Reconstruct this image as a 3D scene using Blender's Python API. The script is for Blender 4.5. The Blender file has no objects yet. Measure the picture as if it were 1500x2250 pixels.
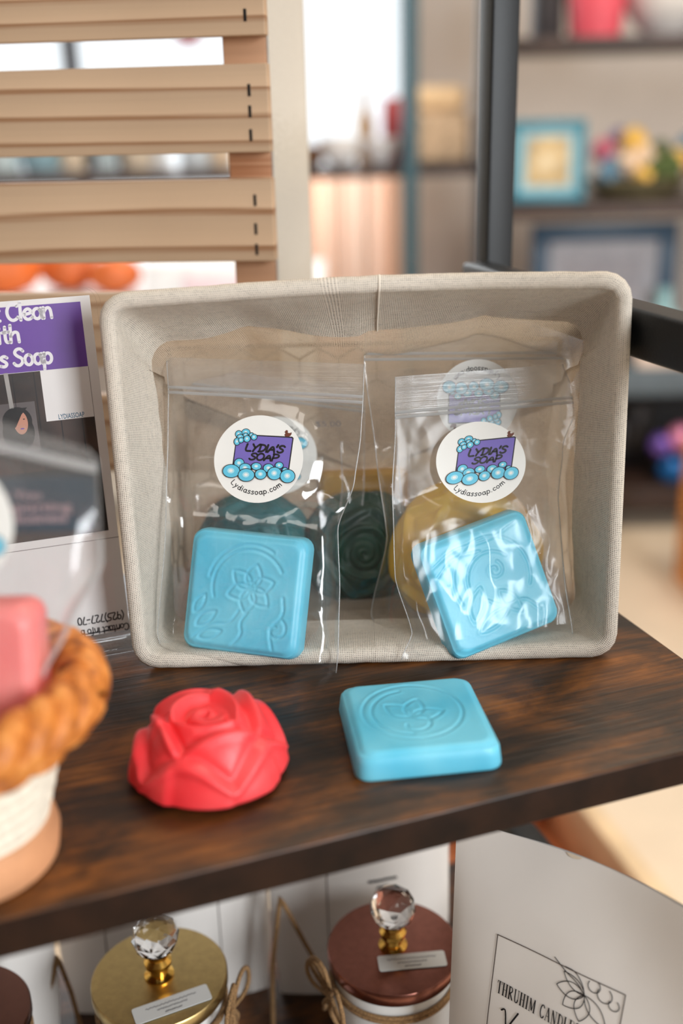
import bpy, bmesh, math, random
from mathutils import Vector, Matrix, noise
from mathutils.geometry import tessellate_polygon

random.seed(7)
PI = math.pi
S = bpy.context.scene
COL = S.collection

# ------------------------------------------------------------------ camera
W, H, F = 1500.0, 2250.0, 2342.0
PITCH, ROLL, CAMZ = math.atan(878 / F), math.radians(1.44), 0.28
CAM = Vector((0, 0, CAMZ))
FW = Vector((0, math.cos(PITCH), -math.sin(PITCH)))
R0 = Vector((1, 0, 0)); U0 = R0.cross(FW)
CR = math.cos(ROLL) * R0 - math.sin(ROLL) * U0
CU = math.sin(ROLL) * R0 + math.cos(ROLL) * U0
cd = bpy.data.cameras.new('camera')
cam = bpy.data.objects.new('camera', cd); COL.objects.link(cam)
m = Matrix((CR, CU, -FW)).transposed().to_4x4(); m.translation = CAM
cam.matrix_world = m
cd.sensor_fit = 'VERTICAL'; cd.sensor_height = 36; cd.sensor_width = 24
cd.lens = F / H * 36
cd.clip_start = 0.01; cd.clip_end = 100
cd.dof.use_dof = True; cd.dof.focus_distance = 0.565; cd.dof.aperture_fstop = 2.8
cd.dof.aperture_blades = 9
S.camera = cam

# ------------------------------------------------------------------ world, daylight, exposure
S.view_settings.view_transform = 'Standard'; S.view_settings.look = 'None'
S.view_settings.gamma = 1; S.view_settings.use_curve_mapping = False
S.view_settings.exposure = -0.27
S.cycles.use_denoising = True
S.cycles.transparent_max_bounces = 32
S.cycles.max_bounces = 10
S.cycles.caustics_reflective = False; S.cycles.caustics_refractive = False
S.cycles.sample_clamp_indirect = 6
wd = bpy.data.worlds.new('world'); S.world = wd; wd.use_nodes = True
bg = wd.node_tree.nodes['Background']
bg.inputs[0].default_value = (0.90, 0.96, 1.0, 1); bg.inputs[1].default_value = 1.75


def area(name, loc, target, sx, sy, power, col):
    l = bpy.data.lights.new(name, 'AREA'); l.shape = 'RECTANGLE'; l.size = sx; l.size_y = sy
    l.energy = power; l.color = col
    o = bpy.data.objects.new(name, l); COL.objects.link(o); o.location = loc
    o.rotation_euler = (Vector(target) - Vector(loc)).to_track_quat('-Z', 'Y').to_euler()
    return o


area('shopfront_daylight', (1.78, -1.74, 0.85), (0.0, 0.5, 0.05), 1.05, 1.25, 105, (0.93, 0.97, 1.0))
area('window_daylight', (-0.72, 3.62, 0.75), (-0.3, 0.5, 0.1), 1.7, 1.5, 42, (0.95, 0.98, 1.0))
area('overhead_fill', (-0.5, -0.7, 1.93), (-0.1, 0.4, 0.0), 0.9, 0.7, 13, (1.0, 0.95, 0.88))  # unseen fill added overhead to soften the basket's shadow and lift the shelf top
area('back_wall_fill', (0.9, 1.7, 1.93), (0.9, 2.0, 0.0), 1.2, 0.9, 45, (1.0, 0.86, 0.68))  # added warm fill, no fitting there; brightens the back wall and right-hand shelves

# ------------------------------------------------------------------ pixel helpers: a pixel of the photo and a plane give a point of the place


def ray(x, y):
    return FW + CR * ((x - W / 2) / F) - CU * ((y - H / 2) / F)


def onz(x, y, z=0.0):
    d = ray(x, y); return CAM + d * ((z - CAM.z) / d.z)


def at(x, y, Y):
    d = ray(x, y); return CAM + d * (Y / d.y)


class Frame:
    """origin, yaw about z, lean back, roll in the plane; e to the right, v up, n towards the viewer"""

    def __init__(s, o, yaw=0, lean=0, roll=0):
        s.o = Vector(o); y = math.radians(yaw); l = math.radians(lean); r = math.radians(roll)
        e = Vector((math.cos(y), math.sin(y), 0)); n0 = Vector((math.sin(y), -math.cos(y), 0)); z = Vector((0, 0, 1))
        v = math.cos(l) * z - math.sin(l) * n0
        s.n = math.cos(l) * n0 + math.sin(l) * z
        s.e = math.cos(r) * e + math.sin(r) * v
        s.v = -math.sin(r) * e + math.cos(r) * v

    def P(s, a, b, c=0.0):
        return s.o + s.e * a + s.v * b + s.n * c

    def hit(s, x, y):
        d = ray(x, y); t = (s.o - CAM).dot(s.n) / d.dot(s.n); p = CAM + d * t - s.o
        return (p.dot(s.e), p.dot(s.v))

    def M(s):
        m = Matrix((s.e, s.v, s.n)).transposed().to_4x4(); m.translation = s.o
        return m


# ------------------------------------------------------------------ materials


def lin(c):
    f = lambda x: x / 12.92 if x <= 0.04045 else ((x + 0.055) / 1.055) ** 2.4
    return tuple(f(v / 255.0) for v in c[:3]) + (1,)


class NT:
    def __init__(s, name):
        s.m = bpy.data.materials.new(name); s.m.use_nodes = True; s.t = s.m.node_tree
        s.b = s.t.nodes['Principled BSDF']; s.out = s.t.nodes['Material Output']

    def n(s, typ, **kw):
        nd = s.t.nodes.new(typ)
        for k, v in kw.items():
            if k.startswith('i_'):
                nd.inputs[int(k[2:])].default_value = v
            else:
                setattr(nd, k, v)
        return nd

    def l(s, a, b):
        s.t.links.new(a, b)

    def math(s, op, a, b=None):
        nd = s.n('ShaderNodeMath', operation=op)
        for i, v in enumerate((a, b)):
            if v is None: continue
            if isinstance(v, (int, float)): nd.inputs[i].default_value = v
            else: s.l(v, nd.inputs[i])
        return nd.outputs[0]

    def ramp(s, fac, stops):
        r = s.n('ShaderNodeValToRGB'); e = r.color_ramp.elements
        while len(e) < len(stops): e.new(0.5)
        for el, (p, c) in zip(e, stops): el.position = p; el.color = lin(c)
        s.l(fac, r.inputs[0]); return r.outputs[0]

    def noise(s, vec, scale, detail=3, rough=0.55, dist=0.0):
        nd = s.n('ShaderNodeTexNoise'); nd.inputs['Scale'].default_value = scale; nd.inputs['Detail'].default_value = detail
        nd.inputs['Roughness'].default_value = rough; nd.inputs['Distortion'].default_value = dist
        if vec is not None: s.l(vec, nd.inputs['Vector'])
        return nd.outputs[0]

    def coord(s, which='Object', scale=(1, 1, 1), rot=(0, 0, 0), loc=(0, 0, 0)):
        tc = s.n('ShaderNodeTexCoord'); mp = s.n('ShaderNodeMapping')
        mp.inputs['Scale'].default_value = scale; mp.inputs['Rotation'].default_value = rot; mp.inputs['Location'].default_value = loc
        s.l(tc.outputs[which], mp.inputs[0]); return mp.outputs[0]

    def bump(s, h, dist, strength=1.0, target=None):
        b = s.n('ShaderNodeBump'); b.inputs['Distance'].default_value = dist; b.inputs['Strength'].default_value = strength
        s.l(h, b.inputs['Height']); s.l(b.outputs[0], (target or s.b).inputs['Normal']); return b.outputs[0]


def plain(name, c, rough=0.5, metal=0.0, var=0.06, scale=40, bump=0.0, **kw):
    k = NT(name); k.b.inputs['Roughness'].default_value = rough; k.b.inputs['Metallic'].default_value = metal
    v = k.coord()
    nz = k.noise(v, scale, 3)
    a = tuple(max(0, x * (1 - var)) for x in c[:3]); b = tuple(min(255, x * (1 + var)) for x in c[:3])
    k.l(k.ramp(nz, [(0.3, a), (0.7, b)]), k.b.inputs['Base Color'])
    if bump: k.bump(nz, bump)
    for n, val in kw.items(): k.b.inputs[n.replace('_', ' ')].default_value = val
    return k.m


def soap_mat(name, c, deep, sss=0.004):
    k = NT(name); b = k.b
    v = k.coord(scale=(1, 1, 1)); nz = k.noise(v, 28, 2)
    k.l(k.ramp(nz, [(0.35, deep), (0.62, c)]), b.inputs['Base Color'])
    b.inputs['Roughness'].default_value = 0.42
    b.inputs['Subsurface Weight'].default_value = 0.35
    b.inputs['Subsurface Radius'].default_value = (1, 1, 1); b.inputs['Subsurface Scale'].default_value = sss
    k.bump(k.noise(v, 350, 2), 0.00012)
    return k.m


def wood_shelf():
    k = NT('dark_rustic_wood'); b = k.b
    g = k.coord(scale=(3, 42, 42)); big = k.coord(scale=(7, 13, 13)); fine = k.coord(scale=(12, 220, 220))
    n1 = k.noise(g, 2.2, 6, 0.62, 0.6); n2 = k.noise(big, 2.0, 5, 0.6, 0.5); n3 = k.noise(fine, 1.6, 3)
    s = k.math('ADD', k.math('MULTIPLY', n1, 0.2), k.math('MULTIPLY', n2, 0.8))
    s = k.math('ADD', s, k.math('MULTIPLY', k.math('SUBTRACT', n3, 0.5), 0.24))
    k.l(k.ramp(s, [(0.36, (26, 16, 10)), (0.46, (52, 31, 15)), (0.55, (88, 51, 19)), (0.68, (134, 80, 29))]), b.inputs['Base Color'])
    b.inputs['Roughness'].default_value = 0.38; b.inputs['Specular IOR Level'].default_value = 0.36
    k.bump(n3, 0.0004, 0.6)
    return k.m


def pine(name, ring=(142, 98, 62), base=(204, 172, 140), sc=(1.5, 1, 26), off=(0, 0, 0), dist=4.0):
    k = NT(name); b = k.b
    v = k.coord(scale=sc, loc=off)
    wv = k.n('ShaderNodeTexWave', wave_type='BANDS', bands_direction='Z', wave_profile='SAW')
    wv.inputs['Scale'].default_value = 0.8; wv.inputs['Distortion'].default_value = dist; wv.inputs['Detail'].default_value = 1.0
    wv.inputs['Detail Scale'].default_value = 0.45
    k.l(v, wv.inputs['Vector'])
    fine = k.noise(k.coord(scale=(6, 60, 500)), 1.0, 3)
    fac = k.math('ADD', wv.outputs['Fac'], k.math('MULTIPLY', k.math('SUBTRACT', fine, 0.5), 0.35))
    dark = tuple(0.9 * x for x in base)
    k.l(k.ramp(fac, [(0.0, base), (0.70, dark), (0.88, ring), (0.99, base)]), b.inputs['Base Color'])
    b.inputs['Roughness'].default_value = 0.6
    k.bump(fine, 0.0003, 0.4)
    return k.m


def linen(name, c, sheer=0.0, transl=0.25, pitch=0.00105):
    k = NT(name); b = k.b
    uv = k.n('ShaderNodeUVMap'); uv.uv_map = 'UVMap'
    sp = k.n('ShaderNodeSeparateXYZ'); k.l(uv.outputs[0], sp.inputs[0])
    wob = k.noise(uv.outputs[0], 900, 2)
    wu = k.math('ADD', sp.outputs[0], k.math('MULTIPLY', k.math('SUBTRACT', wob, 0.5), 0.0006))
    wv = k.math('ADD', sp.outputs[1], k.math('MULTIPLY', k.math('SUBTRACT', wob, 0.5), 0.0006))
    A = k.math('ABSOLUTE', k.math('SINE', k.math('MULTIPLY', wu, PI / pitch)))
    B = k.math('ABSOLUTE', k.math('SINE', k.math('MULTIPLY', wv, PI / pitch)))
    h = k.math('MAXIMUM', A, B)
    mn = k.math('MULTIPLY', k.math('ADD', A, B), 0.5)
    slub = k.noise(k.coord('UV', (60, 900, 1)), 1.0, 3)
    slub2 = k.noise(uv.outputs[0], 240, 3)
    hh = k.math('ADD', k.math('MULTIPLY', h, 0.75), k.math('MULTIPLY', mn, 0.25))
    f = k.math('ADD', hh, k.math('MULTIPLY', k.math('SUBTRACT', k.math('ADD', slub, slub2), 1.0), 0.45))
    hole = tuple(0.45 * x for x in c); mid = tuple(0.88 * x for x in c)
    colr = k.ramp(f, [(0.25, hole), (0.55, mid), (0.9, c)])
    k.l(colr, b.inputs['Base Color']); b.inputs['Roughness'].default_value = 0.9
    b.inputs['Specular IOR Level'].default_value = 0.1
    nrm = k.bump(hh, 0.00035, 0.8)
    tr = k.n('ShaderNodeBsdfTranslucent'); k.l(colr, tr.inputs[0])
    mx = k.n('ShaderNodeMixShader'); mx.inputs[0].default_value = transl
    k.l(b.outputs[0], mx.inputs[1]); k.l(tr.outputs[0], mx.inputs[2])
    last = mx
    if sheer:
        tp = k.n('ShaderNodeBsdfTransparent'); m2 = k.n('ShaderNodeMixShader')
        gap = k.math('LESS_THAN', h, 0.62)
        k.l(k.math('ADD', k.math('MULTIPLY', gap, 0.5), sheer), m2.inputs[0])
        k.l(mx.outputs[0], m2.inputs[1]); k.l(tp.outputs[0], m2.inputs[2]); last = m2
    k.l(last.outputs[0], k.out.inputs[0])
    return k.m


def film(name, haze=0.05, gloss=1.0, tint=(255, 255, 255), ridges=0.0, rough=0.10, bstr=0.35):
    k = NT(name); t = k.t
    t.nodes.remove(k.b)
    tp = k.n('ShaderNodeBsdfTransparent'); tp.inputs[0].default_value = lin(tint)
    df = k.n('ShaderNodeBsdfDiffuse'); df.inputs[0].default_value = lin((225, 228, 230))
    tl = k.n('ShaderNodeBsdfTranslucent'); tl.inputs[0].default_value = lin((225, 228, 230))
    gl = k.n('ShaderNodeBsdfGlossy'); gl.inputs['Roughness'].default_value = rough; gl.inputs[0].default_value = (1, 1, 1, 1)
    hz = k.n('ShaderNodeMixShader'); hz.inputs[0].default_value = 0.5; k.l(df.outputs[0], hz.inputs[1]); k.l(tl.outputs[0], hz.inputs[2])
    m1 = k.n('ShaderNodeMixShader'); m1.inputs[0].default_value = haze
    k.l(tp.outputs[0], m1.inputs[1]); k.l(hz.outputs[0], m1.inputs[2])
    fr = k.n('ShaderNodeLayerWeight'); fr.inputs[0].default_value = 0.5
    schl = k.math('ADD', 0.032, k.math('MULTIPLY', k.math('POWER', fr.outputs['Facing'], 5.0), 0.9))
    m2 = k.n('ShaderNodeMixShader')
    k.l(k.math('MINIMUM', k.math('MULTIPLY', schl, gloss), 0.85), m2.inputs[0])
    k.l(m1.outputs[0], m2.inputs[1]); k.l(gl.outputs[0], m2.inputs[2]); k.l(m2.outputs[0], k.out.inputs[0])
    uvn = k.coord('UV')
    if ridges:
        nz = k.noise(k.coord('UV', (6, 1500, 1)), 1.0, 2); bp = k.n('ShaderNodeBump'); bp.inputs['Distance'].default_value = 0.0005
        bp.inputs['Strength'].default_value = ridges
    else:
        nz = k.noise(uvn, 45, 2, 0.5, 0.8); bp = k.n('ShaderNodeBump'); bp.inputs['Distance'].default_value = 0.0025; bp.inputs['Strength'].default_value = bstr
    k.l(nz, bp.inputs['Height'])
    for g in (gl, df): k.l(bp.outputs[0], g.inputs['Normal'])
    k.l(bp.outputs[0], fr.inputs['Normal'])
    return k.m


def clear(name, rough=0.02, tint=(255, 255, 255)):
    k = NT(name); t = k.t; t.nodes.remove(k.b)
    tp = k.n('ShaderNodeBsdfTransparent'); tp.inputs[0].default_value = lin(tint)
    gl = k.n('ShaderNodeBsdfGlossy'); gl.inputs['Roughness'].default_value = rough
    fr = k.n('ShaderNodeLayerWeight'); fr.inputs[0].default_value = 0.5
    schl = k.math('ADD', 0.02, k.math('MULTIPLY', k.math('POWER', fr.outputs['Facing'], 5.0), 0.9))
    mx = k.n('ShaderNodeMixShader'); k.l(schl, mx.inputs[0]); k.l(tp.outputs[0], mx.inputs[1]); k.l(gl.outputs[0], mx.inputs[2])
    k.l(mx.outputs[0], k.out.inputs[0]); return k.m


def glass(name, tint=(255, 255, 255), rough=0.0, ior=1.5):
    k = NT(name); k.b.inputs['Transmission Weight'].default_value = 1; k.b.inputs['Roughness'].default_value = rough
    k.b.inputs['IOR'].default_value = ior; k.b.inputs['Base Color'].default_value = lin(tint); return k.m


MWOOD = wood_shelf()
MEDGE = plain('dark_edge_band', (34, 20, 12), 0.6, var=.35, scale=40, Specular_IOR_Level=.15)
MPINE = pine('pale_pine', off=(0.3, 0, 0.1)); MPINE2 = pine('pale_pine_wavy', off=(4.3, 0, 2.6), sc=(4.2, 1, 17), dist=7.0)
MPINED = pine('pine_batten', ring=(170, 112, 74), base=(206, 158, 122), sc=(30, 1, 2))
MPINEW = pine('cream_pine', ring=(206, 200, 188), base=(218, 213, 203), sc=(20, 1, 2))
MSTEEL = plain('black_powder_coated_steel', (15, 18, 21), 0.42, 0.0, 0.15, 900, 0.00015, Specular_IOR_Level=.32)
MSTEELB = plain('slate_blue_steel', (52, 82, 92), 0.4, 0.2, 0.1, 60)
MLINEN = linen('cream_linen_hem', (236, 226, 212), 0.0, 0.12)
MSHEER = linen('sheer_linen', (222, 206, 186), 0.10, 0.42)
MWIRE = plain('brown_wire', (70, 50, 38), 0.5, 0.5)
MWELD = film('weld_film', 0.38, 2.5, rough=0.2)
MFILM = film('clear_bag_film', 0.028, 1.5, bstr=.45); MFILMZ = film('zip_header_film', 0.11, 1.2, ridges=0.9, rough=0.16); MZIP = film('zip_track_film', 0.5, 1.0, rough=0.25); MFILMR = film('shiny_crumpled_film', 0.055, 0.85, rough=0.18, bstr=0.12); MFILMZ2 = film('milky_header_film', 0.26, 1.3, ridges=0.9, rough=0.16)
MFILMF = film('thick_bag_film', 0.06, 1.2, rough=0.14)
MBLUE = soap_mat('sky_blue_soap', (122, 210, 234), (94, 196, 226))
MRED = soap_mat('coral_red_soap', (250, 78, 82), (240, 52, 60))
MGREEN = soap_mat('dark_green_soap', (5, 70, 54), (3, 46, 40))
MTEAL = soap_mat('deep_teal_soap', (20, 104, 108), (12, 80, 88))
MYEL = soap_mat('yellow_soap', (246, 206, 74), (238, 186, 40)); MMUST = soap_mat('mustard_soap', (214, 166, 52), (196, 146, 36))
MPINK = soap_mat('pink_soap', (252, 150, 146), (248, 122, 122))
MPAPER = plain('white_sticker_paper', (238, 238, 234), 0.45, var=0.01)
MINK = plain('black_ink', (16, 14, 20), 0.4, var=0.02); MVIO = plain('violet_ink', (116, 102, 184), 0.45, var=0.03)
MBUB = plain('bubble_blue_ink', (98, 196, 226), 0.45, var=0.02); MBUB2 = plain('pale_bubble_ink', (170, 222, 236), 0.45, var=0.02); MBUB3 = plain('white_bubble_ink', (236, 236, 234), 0.45, var=0.01)
MBRN = plain('brown_ink', (104, 52, 34), 0.45, var=0.03)
MPURP = plain('purple_print', (100, 60, 150), 0.35, var=0.04); MTXT = plain('off_white_print', (226, 222, 226), 0.35, var=0.01)
MCARD = plain('glossy_card', (224, 220, 218), 0.35, var=0.015)
MTEALINK = plain('teal_ink', (34, 92, 122), 0.4, var=0.03); MGREYINK = plain('grey_ink', (130, 128, 130), 0.5, var=0.02)
MACR = clear('clear_acrylic')
MCOAT = plain('brass_lid', (188, 164, 112), 0.36, 1.0, 0.04, 200)
MCOPPER = plain('rose_copper_lid', (140, 92, 80), 0.28, 1.0, 0.04, 200); MBRONZE = plain('dark_bronze_lid', (104, 72, 62), 0.3, 1.0, 0.04)
MGOLD = plain('polished_gold', (238, 190, 96), 0.14, 1.0, 0.02)
MCRYS = glass('crystal'); MJAR = plain('white_glazed_jar', (230, 230, 228), 0.25, var=0.02)
MPOUCH = plain('matte_white_pouch', (236, 231, 226), 0.42, var=0.02, scale=10); MPLINE = plain('brown_print_line', (92, 80, 74), 0.5, var=0.04)
MTWINE = plain('jute_twine', (138, 106, 70), 0.85, var=0.3, scale=900, bump=0.0006)


def wicker():
    k = NT('orange_wicker'); v = k.coord()
    nz = k.noise(v, 120, 3)
    k.l(k.ramp(nz, [(0.3, (120, 60, 20)), (0.5, (206, 122, 46)), (0.75, (234, 160, 84))]), k.b.inputs['Base Color'])
    k.b.inputs['Roughness'].default_value = 0.5; k.bump(nz, 0.002); return k.m


MWICK = wicker()
MPOT = plain('white_ribbed_cloth', (236, 230, 214), 0.7, var=0.05, scale=300); MTAN = plain('tan_wood_base', (206, 150, 110), 0.5, var=0.1)

# ------------------------------------------------------------------ mesh helpers


def wm(o):
    mm = o.matrix_basis.copy(); p = o.parent
    while p: mm = p.matrix_basis @ mm; p = p.parent
    return mm


class MB:
    def __init__(s):
        s.v = []; s.f = []; s.mi = []; s.uv = []

    def add(s, vs, fs, mi=0, uvs=None):
        o = len(s.v); s.v += [tuple(p) for p in vs]
        for q in fs:
            s.f.append(tuple(i + o for i in q)); s.mi.append(mi)
        s.uv += list(uvs) if uvs else [(0, 0)] * len(vs)
        return s

    def box(s, lo, hi, mi=0, bev=0.0, M=None):
        b = bmesh.new(); bmesh.ops.create_cube(b, size=1)
        lo = Vector(lo); hi = Vector(hi)
        for v in b.verts: v.co = Vector(((lo[i] + hi[i]) / 2 + v.co[i] * (hi[i] - lo[i]) for i in range(3)))
        if bev: bmesh.ops.bevel(b, geom=b.edges[:] + b.verts[:], offset=bev, segments=3, profile=0.5, affect='EDGES')
        return s.bm(b, mi, M)

    def bm(s, b, mi=0, M=None):
        if M is not None: b.transform(M)
        b.verts.index_update()
        s.add([v.co.copy() for v in b.verts], [[v.index for v in f.verts] for f in b.faces], mi); b.free(); return s

    def grid(s, fn, nu, nv, mi=0, wrap=False, uvfn=None, flip=False):
        vs = []; uvs = []
        for j in range(nv + 1):
            for i in range(nu + (0 if wrap else 1)):
                vs.append(fn(i / nu, j / nv)); uvs.append(uvfn(i / nu, j / nv) if uvfn else (i / nu, j / nv))
        w = nu if wrap else nu + 1; fs = []
        for j in range(nv):
            for i in range(nu):
                a = j * w + i; b = j * w + (i + 1) % w
                q = (a, b, b + w, a + w); fs.append(q[::-1] if flip else q)
        return s.add(vs, fs, mi, uvs)

    def lathe(s, prof, n=48, mi=0, M=None, c=(0, 0, 0), cap=True):
        vs = []; fs = []; k = len(prof)
        for i in range(n):
            a = 2 * PI * i / n
            for r, z in prof: vs.append(Vector((c[0] + r * math.cos(a), c[1] + r * math.sin(a), c[2] + z)))
        for i in range(n):
            for j in range(k - 1):
                a = i * k + j; b = ((i + 1) % n) * k + j; fs.append((a, b, b + 1, a + 1))
        if cap:
            if prof[0][0] > 1e-6: fs.append(tuple(i * k for i in range(n))[::-1])
            if prof[-1][0] > 1e-6: fs.append(tuple(i * k + k - 1 for i in range(n)))
        if M is not None: vs = [M @ v for v in vs]
        return s.add(vs, fs, mi)

    def tube(s, pts, r, n=8, mi=0, closed=False):
        pts = [Vector(p) for p in pts]; k = len(pts); vs = []; fs = []
        nrm = None
        for i, p in enumerate(pts):
            if closed: t = pts[(i + 1) % k] - pts[i - 1]
            else: t = pts[min(i + 1, k - 1)] - pts[max(i - 1, 0)]
            t.normalize()
            if nrm is None: nrm = t.orthogonal().normalized()
            nrm = (nrm - t * nrm.dot(t)).normalized(); bn = t.cross(nrm)
            rr = r(i / (k - 1)) if callable(r) else r
            for q in range(n):
                a = 2 * PI * q / n; vs.append(p + (nrm * math.cos(a) + bn * math.sin(a)) * rr)
        for i in range(k if closed else k - 1):
            for q in range(n):
                a = i * n + q; b = i * n + (q + 1) % n; c = ((i + 1) % k) * n
                fs.append((a, b, c + (q + 1) % n, c + q))
        if not closed: fs.append(tuple(range(n))[::-1]); fs.append(tuple((k - 1) * n + q for q in range(n)))
        return s.add(vs, fs, mi)

    def sphere(s, c, r, mi=0, sub=3, sc=(1, 1, 1), disp=None):
        b = bmesh.new(); bmesh.ops.create_icosphere(b, subdivisions=sub, radius=1)
        for v in b.verts:
            d = r * (disp(v.co) if disp else 1.0)
            v.co = Vector((c[i] + v.co[i] * d * sc[i] for i in range(3)))
        return s.bm(b, mi)

    def prism(s, poly, h, M, mi=0):
        """2-D outline extruded from c=0 to c=h along the frame's normal"""
        k = len(poly); vs = [M @ Vector((x, y, 0)) for x, y in poly] + [M @ Vector((x, y, h)) for x, y in poly]
        return s.add(vs, [tuple(range(k))[::-1], tuple(range(k, 2 * k))] + [(i, (i + 1) % k, (i + 1) % k + k, i + k) for i in range(k)], mi)


def obj(name, mb, mats, parent=None, world=True, smooth=35, **props):
    me = bpy.data.meshes.new(name); me.from_pydata(mb.v, [], mb.f)
    for mm in (mats if isinstance(mats, (list, tuple)) else [mats]): me.materials.append(mm)
    me.polygons.foreach_set('material_index', mb.mi)
    ul = me.uv_layers.new(name='UVMap'); li = [0] * len(me.loops); me.loops.foreach_get('vertex_index', li)
    ul.data.foreach_set('uv', [c for i in li for c in mb.uv[i]])
    o = bpy.data.objects.new(name, me); COL.objects.link(o)
    if parent is not None:
        o.parent = parent
        if world: me.transform(wm(parent).inverted())
    if smooth is not None:
        me.polygons.foreach_set('use_smooth', [True] * len(me.polygons))
        if smooth < 180: me.set_sharp_from_angle(angle=math.radians(smooth))
    me.update()
    for k, v in props.items(): o[k] = v
    return o


def tag(o, label, cat, group=None):
    o['label'] = label; o['category'] = cat
    if group: o['group'] = group
    return o


def thing(name, label, cat, loc=(0, 0, 0), rz=0.0, group=None):
    o = bpy.data.objects.new(name, None); COL.objects.link(o); o.empty_display_size = 0.02
    o.location = loc; o.rotation_euler = (0, 0, rz)
    return tag(o, label, cat, group)


def single(name, mb, mats, label, cat, loc, group=None, smooth=35, rz=0.0):
    """a thing that is one mesh, its origin at loc, mesh given in world coordinates"""
    M = Matrix.Translation(loc) @ Matrix.Rotation(rz, 4, 'Z')
    inv = M.inverted(); mb.v = [tuple(inv @ Vector(p)) for p in mb.v]
    o = obj(name, mb, mats, None, smooth=smooth); o.location = loc; o.rotation_euler = (0, 0, rz)
    return tag(o, label, cat, group)


def struct(name, mb, mats, smooth=35):
    o = obj(name, mb, mats, None, smooth=smooth); o['kind'] = 'structure'; return o


def lerp_list(pts, t):
    """piecewise smooth through pts (a,b) sorted by b: returns a at parameter b=t"""
    if t <= pts[0][1]: return pts[0][0]
    for (a0, b0), (a1, b1) in zip(pts, pts[1:]):
        if t <= b1:
            q = (t - b0) / max(b1 - b0, 1e-9); q = q * q * (3 - 2 * q) * 0.5 + q * 0.5
            return a0 + (a1 - a0) * q
    return pts[-1][0]


def sstep(a, b, x):
    q = min(1, max(0, (x - a) / (b - a))); return q * q * (3 - 2 * q)


def chaikin(p, it=2):
    for _ in range(it):
        q = [p[0]]
        for a, b in zip(p, p[1:]):
            q += [(a[0] * .75 + b[0] * .25, a[1] * .75 + b[1] * .25), (a[0] * .25 + b[0] * .75, a[1] * .25 + b[1] * .75)]
        p = q + [p[-1]]
    return p


def arc(cx, cy, rx, ry, a0, a1, n=14):
    return [(cx + rx * math.cos(math.radians(a0 + (a1 - a0) * i / n)), cy + ry * math.sin(math.radians(a0 + (a1 - a0) * i / n))) for i in range(n + 1)]


def rrect(x0, y0, x1, y1, r, n=6):
    return (arc(x1 - r, y1 - r, r, r, 0, 90, n) + arc(x0 + r, y1 - r, r, r, 90, 180, n) + arc(x0 + r, y0 + r, r, r, 180, 270, n) + arc(x1 - r, y0 + r, r, r, 270, 360, n))


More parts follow.
